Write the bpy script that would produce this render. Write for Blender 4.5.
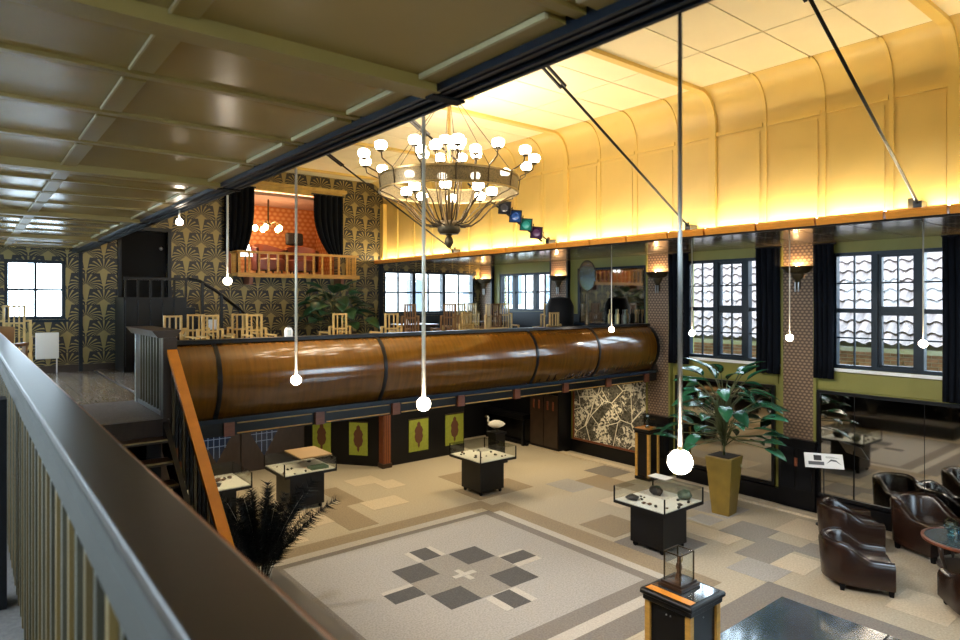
import bpy, bmesh, math, random
from mathutils import Vector, Matrix
random.seed(7)
PI = math.pi
SC = bpy.context.scene
C = SC.collection
for o in list(bpy.data.objects): bpy.data.objects.remove(o)

# ------------------------------------------------------------------ camera, world, exposure
# world axes: X runs across the hall to the window wall, Y along the hall to the wallpapered end wall
TH = math.atan(515/640)
cam_d = bpy.data.cameras.new('camera'); cam = bpy.data.objects.new('camera', cam_d); C.objects.link(cam)
cam.location = (0, 0, 3.5); cam.rotation_euler = (PI/2, 0, -TH)
cam_d.lens = 24; cam_d.sensor_width = 36; cam_d.shift_y = -20/960; cam_d.clip_start = 0.05
cam_d.dof.use_dof = True; cam_d.dof.focus_distance = 9.0; cam_d.dof.aperture_fstop = 3.2
SC.camera = cam
W = bpy.data.worlds.new('sky'); SC.world = W; W.use_nodes = True
bg = W.node_tree.nodes['Background']; bg.inputs[0].default_value = (0.74, 0.89, 1.0, 1); bg.inputs[1].default_value = 6.5
SC.view_settings.view_transform = 'Standard'; SC.view_settings.look = 'None'
SC.view_settings.exposure = 1.38; SC.view_settings.gamma = 1
SC.view_settings.use_curve_mapping = False
SC.cycles.use_denoising = True; SC.cycles.max_bounces = 8; SC.cycles.sample_clamp_indirect = 6
SC.cycles.transparent_max_bounces = 16
SC.cycles.caustics_reflective = False; SC.cycles.caustics_refractive = False

# ------------------------------------------------------------------ materials
MATS = {}
def mat(name, col, rough=0.5, metal=0.0, var=0.0, noise=None, bump=None, emit=None, coat=0.0, spec=0.5, stretch=None):
    if name in MATS: return MATS[name]
    m = bpy.data.materials.new(name); m.use_nodes = True; MATS[name] = m
    nt = m.node_tree; N = nt.nodes; L = nt.links; b = N['Principled BSDF']
    b.inputs['Base Color'].default_value = (*col, 1); b.inputs['Roughness'].default_value = rough
    b.inputs['Metallic'].default_value = metal; b.inputs['Coat Weight'].default_value = coat
    b.inputs['Coat Roughness'].default_value = 0.08; b.inputs['Specular IOR Level'].default_value = spec
    src = None
    if noise or bump:
        tc = N.new('ShaderNodeTexCoord'); mp = N.new('ShaderNodeMapping')
        L.new(tc.outputs['Object'], mp.inputs[0])
        if stretch: mp.inputs['Scale'].default_value = stretch
    if noise:
        sc, amt = noise
        nz = N.new('ShaderNodeTexNoise'); nz.inputs['Scale'].default_value = sc; nz.inputs['Detail'].default_value = 4
        L.new(mp.outputs[0], nz.inputs[0])
        mr = N.new('ShaderNodeMapRange'); mr.inputs[1].default_value = .3; mr.inputs[2].default_value = .7
        mr.inputs[3].default_value = 1-amt; mr.inputs[4].default_value = 1+amt
        L.new(nz.outputs[0], mr.inputs[0]); src = mr.outputs[0]
    if var:
        oi = N.new('ShaderNodeObjectInfo'); mr2 = N.new('ShaderNodeMapRange')
        mr2.inputs[3].default_value = 1-var; mr2.inputs[4].default_value = 1+var
        L.new(oi.outputs['Random'], mr2.inputs[0])
        if src:
            mu = N.new('ShaderNodeMath'); mu.operation = 'MULTIPLY'; L.new(src, mu.inputs[0]); L.new(mr2.outputs[0], mu.inputs[1]); src = mu.outputs[0]
        else: src = mr2.outputs[0]
    if src:
        vm = N.new('ShaderNodeVectorMath'); vm.operation = 'SCALE'; vm.inputs[0].default_value = col
        L.new(src, vm.inputs['Scale']); L.new(vm.outputs[0], b.inputs['Base Color'])
    if bump:
        sc, st = bump
        nb = N.new('ShaderNodeTexNoise'); nb.inputs['Scale'].default_value = sc; L.new(mp.outputs[0], nb.inputs[0])
        bn = N.new('ShaderNodeBump'); bn.inputs['Strength'].default_value = st; bn.inputs['Distance'].default_value = .01
        L.new(nb.outputs[0], bn.inputs['Height']); L.new(bn.outputs[0], b.inputs['Normal'])
    if emit:
        ec, es = emit
        b.inputs['Emission Color'].default_value = (*ec, 1); b.inputs['Emission Strength'].default_value = es
    return m

def glass(name, tint=(.95, .98, 1), refl=.1):
    if name in MATS: return MATS[name]
    m = bpy.data.materials.new(name); m.use_nodes = True; MATS[name] = m
    nt = m.node_tree; N = nt.nodes; L = nt.links
    for n in list(N):
        if n.type != 'OUTPUT_MATERIAL': N.remove(n)
    out = N['Material Output']; t = N.new('ShaderNodeBsdfTransparent'); g = N.new('ShaderNodeBsdfGlossy')
    t.inputs[0].default_value = (*tint, 1); g.inputs['Roughness'].default_value = .02
    fr = N.new('ShaderNodeLayerWeight'); fr.inputs[0].default_value = .5          # same on both sides of the sheet
    mx = N.new('ShaderNodeMixShader'); pw = N.new('ShaderNodeMath'); pw.operation = 'POWER'; pw.inputs[1].default_value = 5
    mu = N.new('ShaderNodeMath'); mu.operation = 'MULTIPLY_ADD'; mu.inputs[1].default_value = .9; mu.inputs[2].default_value = refl
    L.new(fr.outputs['Facing'], pw.inputs[0]); L.new(pw.outputs[0], mu.inputs[0]); L.new(mu.outputs[0], mx.inputs[0])
    L.new(t.outputs[0], mx.inputs[1]); L.new(g.outputs[0], mx.inputs[2]); L.new(mx.outputs[0], out.inputs[0])
    return m

class NT:
    def __init__(s, m): s.N = m.node_tree.nodes; s.L = m.node_tree.links
    def m(s, op, *a):
        n = s.N.new('ShaderNodeMath'); n.operation = op
        for i, v in enumerate(a):
            if isinstance(v, (int, float)): n.inputs[i].default_value = v
            else: s.L.new(v, n.inputs[i])
        return n.outputs[0]

def palm_paper(name, gold, dark, period, rough=.45, metal=.35, nstripe=15.5, axes='XZ'):
    """printed wallpaper: half-drop repeat of fans of fronds"""
    m = mat(name, gold, rough, metal); t = NT(m); b = t.N['Principled BSDF']
    tc = t.N.new('ShaderNodeTexCoord'); sp = t.N.new('ShaderNodeSeparateXYZ'); t.L.new(tc.outputs['Object'], sp.inputs[0])
    x = t.m('DIVIDE', sp.outputs[axes[0]], period); y = t.m('DIVIDE', sp.outputs[axes[1]], period)
    x = t.m('ADD', x, 100.0); y = t.m('ADD', y, 100.0)
    row = t.m('FLOOR', t.m('MULTIPLY', y, 2.0)); par = t.m('MODULO', row, 2.0)
    dy = t.m('SUBTRACT', y, t.m('MULTIPLY', row, .5)); hx = t.m('ADD', x, t.m('MULTIPLY', par, .5))
    x1 = t.m('SUBTRACT', t.m('FRACT', hx), .5); x2 = t.m('SUBTRACT', t.m('FRACT', t.m('ADD', hx, .5)), .5)
    r1 = t.m('SQRT', t.m('ADD', t.m('MULTIPLY', x1, x1), t.m('MULTIPLY', dy, dy)))
    ina = t.m('LESS_THAN', r1, .485)                       # each fan is a half disc in front of the row below
    def mix(a, bb): return t.m('ADD', t.m('MULTIPLY', ina, a), t.m('MULTIPLY', t.m('SUBTRACT', 1.0, ina), bb))
    px = t.m('ABSOLUTE', mix(x1, x2)); py = mix(dy, t.m('ADD', dy, .5))
    r = t.m('SQRT', t.m('ADD', t.m('MULTIPLY', px, px), t.m('MULTIPLY', py, py)))
    ph = t.m('ARCTAN2', px, py)
    p0 = t.m('DIVIDE', ph, t.m('ADD', .22, t.m('MULTIPLY', r, 1.25)))
    st = t.m('COSINE', t.m('MULTIPLY', p0, nstripe))
    stripe = t.m('LESS_THAN', st, .42)
    notcup = t.m('GREATER_THAN', t.m('ADD', t.m('MULTIPLY', px, .8), py), .17)
    isd = t.m('MULTIPLY', stripe, notcup)
    nz = t.N.new('ShaderNodeTexNoise'); nz.inputs['Scale'].default_value = 60; t.L.new(tc.outputs['Object'], nz.inputs[0])
    mx = t.N.new('ShaderNodeMix'); mx.data_type = 'RGBA'
    mx.inputs['A'].default_value = (*gold, 1); mx.inputs['B'].default_value = (*dark, 1)
    t.L.new(isd, mx.inputs['Factor']); t.L.new(mx.outputs['Result'], b.inputs['Base Color'])
    t.L.new(t.m('MULTIPLY', t.m('SUBTRACT', 1.0, isd), metal), b.inputs['Metallic'])
    return m

def small_paper(name, c1, c2, scale, axes, rough=.6):
    """printed wallpaper with a small scale-shaped repeat"""
    m = mat(name, c1, rough); t = NT(m); b = t.N['Principled BSDF']
    tc = t.N.new('ShaderNodeTexCoord'); sp = t.N.new('ShaderNodeSeparateXYZ'); t.L.new(tc.outputs['Object'], sp.inputs[0])
    x = t.m('MULTIPLY', sp.outputs[axes[0]], scale*2*PI); y = t.m('MULTIPLY', sp.outputs[axes[1]], scale*2*PI*.7)
    s = t.m('ADD', t.m('MULTIPLY', t.m('COSINE', x), t.m('COSINE', y)), t.m('MULTIPLY', .6, t.m('COSINE', t.m('MULTIPLY', y, 2.0))))
    f = t.m('MULTIPLY', t.m('ADD', s, .6), .6); 
    cl = t.N.new('ShaderNodeClamp'); t.L.new(f, cl.inputs[0])
    mx = t.N.new('ShaderNodeMix'); mx.data_type = 'RGBA'; mx.inputs['A'].default_value = (*c1, 1); mx.inputs['B'].default_value = (*c2, 1)
    t.L.new(cl.outputs[0], mx.inputs['Factor']); t.L.new(mx.outputs['Result'], b.inputs['Base Color'])
    return m

BLACK = mat('black_lacquer', (.003, .003, .004), .34, noise=(3, .3), spec=.3)
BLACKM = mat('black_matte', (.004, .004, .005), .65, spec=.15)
INK = mat('dark_navy_paint', (.003, .007, .014), .4, spec=.3)
OLIVE = mat('olive_paint', (.19, .18, .035), .55, noise=(2, .06))
OLIVEC = mat('olive_gloss_ceiling', (.33, .225, .07), .26, noise=(1.5, .06), spec=.6)
OLIVEB = mat('olive_beam_paint', (.28, .19, .045), .42, noise=(2, .06))
CREAM = mat('cream_trim_paint', (.46, .39, .21), .4)
YEL = mat('yellow_wall_paint', (.66, .49, .16), .42, noise=(1.2, .08))
YELR = mat('yellow_rib_paint', (.68, .50, .15), .45)
YELC = mat('cream_ceiling_paint', (.84, .76, .52), .55, noise=(1.5, .03), var=.02)
SEAM = mat('ceiling_joint_brown', (.30, .21, .05), .8)
LEDGEW = mat('amber_varnished_wood', (.62, .24, .03), .3, var=.1, noise=(6, .15), stretch=(1, 1, 6), coat=.3)
SOFFIT = mat('dark_gloss_soffit', (.10, .085, .07), .16, noise=(3, .1), bump=(6, .03))
BALU = mat('amber_brown_lacquer', (.115, .043, .004), .15, noise=(4, .2), stretch=(6, 1, .6), coat=.5, var=.06)
REDW = mat('red_brown_wood', (.16, .045, .018), .4, noise=(8, .2), stretch=(1, 1, 5))
BROWNW = mat('dark_brown_wood', (.030, .016, .009), .35, noise=(6, .25), stretch=(4, 1, 1))
RAILW = mat('dark_stained_handrail', (.036, .022, .013), .34, noise=(3, .15), bump=(30, .02))
ORW = mat('orange_varnished_handrail', (.50, .165, .010), .25, noise=(5, .15), coat=.4)
GOLDW = mat('gold_oak_wood', (.50, .27, .055), .4, noise=(6, .2), stretch=(1, 1, 5))
CHAIRW = mat('pale_gold_chair_wood', (.46, .31, .11), .45, var=.12, noise=(7, .15))
CHAIRD = mat('brown_chair_wood', (.20, .10, .035), .45, var=.1, noise=(7, .15))
SILW = mat('silvery_baluster_paint', (.075, .065, .04), .4, var=.3, noise=(12, .3), stretch=(1, 1, .3), metal=.3)
OGOLD = mat('old_gold_paint', (.11, .068, .014), .45, var=.3)
BRASS = mat('aged_brass', (.34, .26, .12), .4, metal=.9, noise=(10, .2))
BRONZE = mat('dark_bronze', (.075, .055, .03), .4, metal=.8)
STEEL = mat('grey_steel', (.33, .33, .32), .35, metal=.9)
RODW = mat('pale_pendant_rod', (.55, .50, .40), .4, metal=.3)
ROD = mat('black_steel_rod', (.02, .02, .022), .3, metal=.5)
LEATHER = mat('brown_leather', (.019, .008, .005), .27, noise=(7, .35), bump=(60, .06), coat=.1)
VELVET = mat('navy_black_curtain', (.004, .0055, .009), .85, noise=(4, .3), stretch=(8, 8, .3), spec=.1)
MIRROR = mat('dark_mirror', (.42, .40, .36), .04, metal=1.0)
CARPET = mat('beige_carpet', (.43, .375, .285), .95, noise=(42, .16), bump=(120, .3))
TAN = mat('tan_carpet', (.29, .23, .155), .95, noise=(42, .18), bump=(120, .3))
SAND = mat('light_sand_carpet', (.55, .47, .35), .95, noise=(42, .16), bump=(120, .3))
GREY = mat('mid_grey_carpet', (.26, .24, .215), .95, noise=(48, .22), bump=(120, .3))
LGREY = mat('light_grey_carpet', (.35, .335, .315), .95, noise=(48, .20), bump=(120, .3))
DGREY = mat('dark_grey_carpet', (.085, .082, .080), .95, noise=(48, .28), bump=(120, .3))
MGREY = mat('medium_dark_grey_carpet', (.20, .18, .16), .95, noise=(48, .22), bump=(120, .3))
WHITEC = mat('pale_carpet', (.46, .43, .385), .95, noise=(48, .15), bump=(120, .3))
LAND = mat('grey_landing_carpet', (.19, .17, .16), .9, noise=(60, .2), bump=(200, .3))
PLANK = mat('grey_brown_plank', (.30, .26, .22), .17, var=.2, noise=(5, .25), stretch=(8, 1, 1))
DANCE = mat('polished_dark_floor', (.045, .068, .095), .16, noise=(2, .3), spec=.8, coat=.6)
PALM = palm_paper('palm_wallpaper', (.27, .215, .085), (.007, .008, .011), .57)
PILP = small_paper('brown_damask_paper', (.085, .05, .03), (.30, .20, .12), 14, 'YZ')
ORP = small_paper('orange_scale_paper', (.52, .17, .04), (.70, .36, .14), 7, 'XZ')
BULB = mat('opal_glass_lit', (.9, .9, .9), .3, emit=((1.0, .83, .62), 15))
BULBW = mat('white_globe_lit', (.9, .9, .9), .3, emit=((1.0, .84, .66), 22))
WARM = mat('warm_lamp_lit', (.9, .8, .6), .3, emit=((1.0, .62, .28), 30))
SCON = mat('sconce_bulb_lit', (.9, .8, .6), .3, emit=((1.0, .62, .26), 260))
STRIP = mat('warm_cove_strip_lit', (.9, .8, .5), .5, emit=((1.0, .85, .58), 36))
GLASS = glass('window_glass', (.95, .98, 1.0), .02)
VGLASS = glass('vitrine_glass', (.97, .985, .98), .03)
WHITE = mat('white_board', (.72, .70, .64), .6)
PAPER = mat('white_card', (.75, .75, .74), .6)
GREENP = mat('lime_green_cloth', (.27, .31, .03), .7, noise=(20, .1))
EMBL = mat('brown_emblem_print', (.10, .035, .012), .7)
FRAME = mat('blue_black_window_paint', (.004, .012, .022), .4, spec=.3)
CURIO = mat('dark_stone', (.022, .018, .016), .5, noise=(20, .5), bump=(30, .4))
CURIO2 = mat('rusty_find', (.12, .055, .025), .6, noise=(20, .5), bump=(30, .4))
CURIO3 = mat('green_grey_stone', (.09, .12, .09), .5, noise=(15, .4), bump=(25, .4))
LEAF = mat('glossy_green_leaf', (.018, .105, .050), .26, var=.35, noise=(6, .2))
LEAF2 = mat('deep_green_leaf', (.014, .055, .018), .4, var=.35)
STEM = mat('brown_green_stem', (.06, .07, .02), .6)
POT = mat('olive_gold_pot', (.19, .125, .022), .4, noise=(5, .15))
SOIL = mat('dark_soil', (.02, .014, .01), .9)
FEATH = mat('black_blue_feather', (.006, .009, .012), .6, var=.5, spec=.25)
QUILL = mat('pale_quill', (.45, .43, .38), .5)
TILE = mat('terracotta_pantile', (.125, .09, .085), .6, var=.25, noise=(5, .2))
BRICK = mat('red_brick_face', (.32, .17, .13), .8, var=.3, noise=(10, .2))
MORTAR = mat('grey_mortar', (.36, .33, .31), .9)
RENDERW = mat('pale_render_facade', (.62, .60, .56), .8, noise=(2, .05))
PINKW = mat('pink_render_facade', (.62, .40, .36), .8)

# ------------------------------------------------------------------ mesh helpers
class MB:
    def __init__(s): s.v = []; s.f = []
    def add(s, vs, fs):
        n = len(s.v); s.v += [tuple(p) for p in vs]; s.f += [tuple(i+n for i in f) for f in fs]; return s
    def box(s, x0, x1, y0, y1, z0, z1):
        return s.add([(x0,y0,z0),(x1,y0,z0),(x1,y1,z0),(x0,y1,z0),(x0,y0,z1),(x1,y0,z1),(x1,y1,z1),(x0,y1,z1)],
                     [(0,3,2,1),(4,5,6,7),(0,1,5,4),(1,2,6,5),(2,3,7,6),(3,0,4,7)])
    def taper(s, cx, cy, z0, z1, w0, d0, w1, d1):
        q = lambda w, d, z: [(cx-w/2,cy-d/2,z),(cx+w/2,cy-d/2,z),(cx+w/2,cy+d/2,z),(cx-w/2,cy+d/2,z)]
        return s.add(q(w0,d0,z0)+q(w1,d1,z1), [(0,3,2,1),(4,5,6,7),(0,1,5,4),(1,2,6,5),(2,3,7,6),(3,0,4,7)])
    def prism(s, poly, z0, z1):
        n = len(poly)
        vs = [(x,y,z0) for x,y in poly]+[(x,y,z1) for x,y in poly]
        return s.add(vs, [tuple(reversed(range(n))), tuple(range(n,2*n))]+[(i,(i+1)%n,n+(i+1)%n,n+i) for i in range(n)])
    def sweep(s, prof, x0, x1, ax='X', close=True):
        """closed 2D profile (a, z) swept along an axis"""
        n = len(prof)
        def P(t, a, z): return (t, a, z) if ax == 'X' else (a, t, z)
        vs = [P(x0,a,z) for a,z in prof]+[P(x1,a,z) for a,z in prof]
        fs = [(i,(i+1)%n,n+(i+1)%n,n+i) for i in range(n)]
        fs += [tuple(reversed(range(n))), tuple(range(n,2*n))]
        return s.add(vs, fs)
    def tube(s, pts, r, n=8, cap=True):
        pts = [Vector(p) for p in pts]; rr = r if isinstance(r, (list, tuple)) else [r]*len(pts)
        rings = []
        up = Vector((0,0,1))
        for i, p in enumerate(pts):
            d = (pts[min(i+1,len(pts)-1)]-pts[max(i-1,0)]).normalized()
            a = d.cross(up)
            if a.length < 1e-3: a = d.cross(Vector((1,0,0)))
            a.normalize(); b = d.cross(a)
            rings.append([p+rr[i]*(math.cos(2*PI*k/n)*a+math.sin(2*PI*k/n)*b) for k in range(n)])
        vs = [q for R in rings for q in R]; fs = []
        for i in range(len(pts)-1):
            for k in range(n):
                fs.append((i*n+k, i*n+(k+1)%n, (i+1)*n+(k+1)%n, (i+1)*n+k))
        if cap: fs += [tuple(reversed(range(n))), tuple(range((len(pts)-1)*n, len(pts)*n))]
        return s.add(vs, fs)
    def lathe(s, prof, n=16, c=(0,0,0), cap=True):
        vs = []; fs = []
        for r, z in prof:
            for k in range(n): vs.append((c[0]+r*math.cos(2*PI*k/n), c[1]+r*math.sin(2*PI*k/n), c[2]+z))
        m = len(prof)
        for i in range(m-1):
            for k in range(n): fs.append((i*n+k, i*n+(k+1)%n, (i+1)*n+(k+1)%n, (i+1)*n+k))
        if cap: fs += [tuple(reversed(range(n))), tuple(range((m-1)*n, m*n))]
        return s.add(vs, fs)
    def ball(s, c, r, n=14, m=8, sz=1.0):
        prof = [(max(r*math.sin(PI*i/m), 1e-4), -r*sz*math.cos(PI*i/m)) for i in range(m+1)]
        return s.lathe(prof, n, c, cap=False)
    def mesh(s, name, smooth=False):
        me = bpy.data.meshes.new(name); me.from_pydata(s.v, [], s.f)
        bm = bmesh.new(); bm.from_mesh(me); bmesh.ops.recalc_face_normals(bm, faces=bm.faces); bm.to_mesh(me); bm.free()
        if smooth:
            me.polygons.foreach_set('use_smooth', [True]*len(me.polygons))
            if smooth == 2: me.set_sharp_from_angle(angle=math.radians(40))
        return me

def link(name, me, m, parent=None, loc=(0,0,0), rot=(0,0,0)):
    if m is not None and (len(me.materials) == 0): me.materials.append(m)
    o = bpy.data.objects.new(name, me); C.objects.link(o); o.location = loc; o.rotation_euler = rot
    if parent: o.parent = parent
    return o
def part(name, mb, m, parent=None, smooth=False, loc=(0,0,0), rot=(0,0,0), bevel=0):
    o = link(name, mb.mesh(name, smooth), m, parent, loc, rot)
    if bevel:
        md = o.modifiers.new('bevel', 'BEVEL'); md.width = bevel; md.segments = 2; md.limit_method = 'ANGLE'
    return o
BOXC = {}
def bp(name, parent, x0, x1, y0, y1, z0, z1, m, bevel=0):
    """box part that shares its mesh with every box of the same size and material"""
    k = (round(x1-x0,4), round(y1-y0,4), round(z1-z0,4), m.name, bevel)
    if k not in BOXC:
        a, b, c = k[0]/2, k[1]/2, k[2]/2
        me = MB().box(-a,a,-b,b,-c,c).mesh(name)
        if bevel:
            bm = bmesh.new(); bm.from_mesh(me)
            bmesh.ops.bevel(bm, geom=bm.edges[:], offset=bevel, segments=1, affect='EDGES'); bm.to_mesh(me); bm.free()
        me.materials.append(m); BOXC[k] = me
    o = bpy.data.objects.new(name, BOXC[k]); C.objects.link(o); o.location = ((x0+x1)/2, (y0+y1)/2, (z0+z1)/2)
    if parent: o.parent = parent
    return o
def tag(o, label, cat=None, group=None, kind=None):
    o['label'] = label
    if cat: o['category'] = cat
    if group: o['group'] = group
    if kind: o['kind'] = kind
    return o
def empty(name, loc=(0,0,0), rz=0):
    o = bpy.data.objects.new(name, None); C.objects.link(o); o.location = loc; o.rotation_euler = (0,0,rz); o.empty_display_size = .1
    return o
def thing(name, label, cat, loc=(0,0,0), rz=0, group=None):
    return tag(empty(name, loc, rz), label, cat, group)
def struct(name, label, loc=(0,0,0)):
    return tag(empty(name, loc), label, 'structure', None, 'structure')
def copy_tree(o, parent=None, kids=None):
    c = o.copy(); C.objects.link(c); c.parent = parent
    for ch in (o.children if kids is None else kids): copy_tree(ch, c)
    return c
def place(proto, used, loc, rz, label=None, group=None):
    """the first call moves the prototype itself, later calls copy it with its parts"""
    o = proto if not used else copy_tree(proto)
    used.append(1); o.location = loc; o.rotation_euler = (0,0,rz)
    if label: o['label'] = label
    if group: o['group'] = group
    return o
def face_rz(fx, fy): return math.atan2(fx, -fy)      # local -y turned to (fx, fy)

def slab_with_holes(mb, axis, t0, t1, a0, a1, z0, z1, holes):
    def bx(p, q, r, s_):
        if axis == 'X': mb.box(t0, t1, p, q, r, s_)
        else: mb.box(p, q, t0, t1, r, s_)
    cuts = sorted({a0, a1, *[min(max(h[i], a0), a1) for h in holes for i in (0, 1)]})
    for p, q in zip(cuts[:-1], cuts[1:]):
        mid = (p+q)/2; zs = z0
        for h in sorted([h for h in holes if h[0] < mid < h[1]], key=lambda h: h[2]):
            if h[2] > zs: bx(p, q, zs, h[2])
            zs = max(zs, h[3])
        if zs < z1: bx(p, q, zs, z1)

# ------------------------------------------------------------------ dimensions
XW = 11.0        # window wall
YE = 13.55       # wallpapered end wall
ZM = 2.22        # mezzanine floor
XL, XY = 7.65, 7.90   # ledge front, yellow wall
ZS = 4.43        # soffit
ZC = 6.29        # hall ceiling
YB = -4.0        # wall behind the viewer
XA = -2.6        # wall beside the viewer

# ------------------------------------------------------------------ floor and carpet
fl = struct('floor', 'beige carpeted hall floor with grey inlaid squares and bands')
part('carpet_base', MB().box(XA, XW, YB, YE, -.2, 0), CARPET, fl)
def patch(x0, x1, y0, y1, m, lvl=1): bp('carpet_tile', fl, x0, x1, y0, y1, 0, .003*lvl, m)
patch(3.22, 6.62, 4.95, 8.08, LGREY)                              # grey field
patch(3.22, 6.78, 8.08, 8.20, MGREY); patch(6.62, 6.78, 4.95, 8.08, MGREY)
patch(3.22, 6.78, 4.70, 4.95, MGREY); patch(3.06, 3.22, 4.70, 8.20, MGREY)
patch(2.9, 6.55, 8.20, 8.37, WHITEC); patch(6.78, 6.93, 4.70, 8.08, WHITEC)
patch(2.9, 6.93, 4.53, 4.70, WHITEC); patch(2.88, 3.06, 4.70, 8.20, SAND)
patch(2.9, 7.0, 8.37, 8.68, TAN); patch(6.93, 7.30, 4.30, 8.37, TAN)
patch(2.9, 6.93, 4.2, 4.53, MGREY); patch(6.78, 6.93, 8.08, 8.37, TAN, 2)
patch(4.72, 5.18, 5.83, 7.13, GREY, 2); patch(4.28, 4.72, 6.25, 6.68, GREY, 2); patch(5.18, 5.64, 6.25, 6.68, GREY, 2)
for x0, x1 in ((4.28, 4.72), (5.18, 5.64)):
    for y0, y1 in ((5.83, 6.25), (6.68, 7.13)): patch(x0, x1, y0, y1, DGREY, 2)
for r in ((4.79, 5.07, 7.15, 7.52), (5.66, 6.08, 6.33, 6.60), (3.85, 4.27, 6.33, 6.60), (4.85, 5.12, 5.41, 5.80)): patch(*r, DGREY, 2)
for r in ((5.07, 5.15, 7.15, 7.52), (4.70, 4.79, 7.15, 7.52), (5.66, 6.08, 6.22, 6.33), (5.66, 6.08, 6.60, 6.66), (3.85, 4.27, 6.60, 6.68),
          (4.74, 4.85, 5.41, 5.80), (5.12, 5.22, 5.41, 5.80)): patch(*r, WHITEC, 2)
patch(4.91, 4.99, 6.30, 6.64, WHITEC, 3); patch(4.78, 5.12, 6.43, 6.51, WHITEC, 4)
def clear(x0, x1, y0, y1):
    return x1 < 2.9 or x0 > 7.3 or y0 > 8.68 or (y1 < 4.2 and x0 > 7.6) 
for r, m in (((4.55, 5.05, 8.8, 10.1), TAN), ((4.0, 4.55, 9.3, 10.3), SAND), ((5.3, 6.0, 9.4, 9.9), SAND), ((5.05, 5.4, 9.9, 11.0), TAN),
             ((6.1, 6.5, 10.3, 10.8), SAND), ((7.0, 8.3, 8.72, 9.45), TAN), ((7.3, 8.15, 9.45, 10.4), TAN), ((7.31, 8.3, 5.1, 6.0), MGREY),
             ((9.2, 9.9, 7.6, 8.5), TAN), ((9.9, 10.6, 8.2, 8.9), MGREY), ((7.45, 8.2, 6.1, 6.8), TAN),
             ((8.5, 8.9, 4.9, 5.8), SAND), ((8.9, 9.6, 4.7, 5.3), GREY), ((9.3, 10.0, 6.4, 6.9), SAND), ((8.3, 9.2, 4.2, 4.7), GREY),
             ((9.0, 9.5, 3.4, 4.2), GREY), ((9.6, 10.4, 4.2, 4.8), SAND), ((9.0, 9.4, 5.5, 5.9), LGREY), ((8.3, 8.9, 3.75, 4.2), SAND),
             ((7.75, 8.3, 3.9, 4.5), LGREY), ((9.5, 10.3, 1.8, 2.6), GREY), ((8.2, 8.9, 2.2, 2.8), SAND), ((8.6, 9.3, 6.9, 7.4), SAND),
             ((9.5, 10.2, 5.5, 6.2), LGREY), ((8.6, 9.2, 8.0, 8.7), LGREY), ((5.7, 6.3, 10.8, 11.3), SAND), ((3.3, 3.9, 8.8, 9.5), SAND)):
    patch(*r, m)
patch(4.0, 7.78, 3.62, 3.95, MGREY); patch(7.45, 7.78, 0, 3.62, MGREY)
o = bp('floor_panel', fl, 3.6, 7.45, -1.0, 3.62, 0, .03, DANCE); o['label'] = 'polished dark dance floor panel'
for y in (.3, 1.4, 2.5): bp('panel_joint', fl, 3.6, 7.45, y, y+.012, .028, .0315, BLACKM)
bp('wall_kerb', fl, 10.55, 10.72, YB, 12.8, 0, .035, SAND)

# ------------------------------------------------------------------ window wall (right)
PILS = [-3.05, -.33, 2.35, 5.03, 7.82, 10.6, 13.35]
WINS = [(-2.6, -.8, 2.40, 4.26), (.1, 1.9, 2.40, 4.26), (2.68, 4.52, 2.40, 4.26), (5.4, 7.22, 2.40, 4.26), (10.9, 12.85, 3.22, 4.18)]
w = struct('wall_right', 'olive painted window wall under the dark soffit')
mb = MB(); slab_with_holes(mb, 'X', XW, XW+.25, YB, YE, 0, ZC+.2, [x for x in WINS]); part('plaster', mb, OLIVE, w)
for i, (a, b) in enumerate([(-2.7, -.7), (.0, 2.1), (2.68, 4.80), (5.4, 7.45)]):
    # olive dado panel between sill and mirror
    bp('dado_panel', w, XW-.03, XW, a, b, 2.05, 2.33, OLIVE)
for yc in PILS[:4]: bp('plinth', w, XW-.10, XW, yc-.36, yc+2.36, 0, .26, BLACK)
bp('wainscot', w, XW-.03, XW, 8.1, YE-.02, ZM, 3.18, INK)

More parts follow.
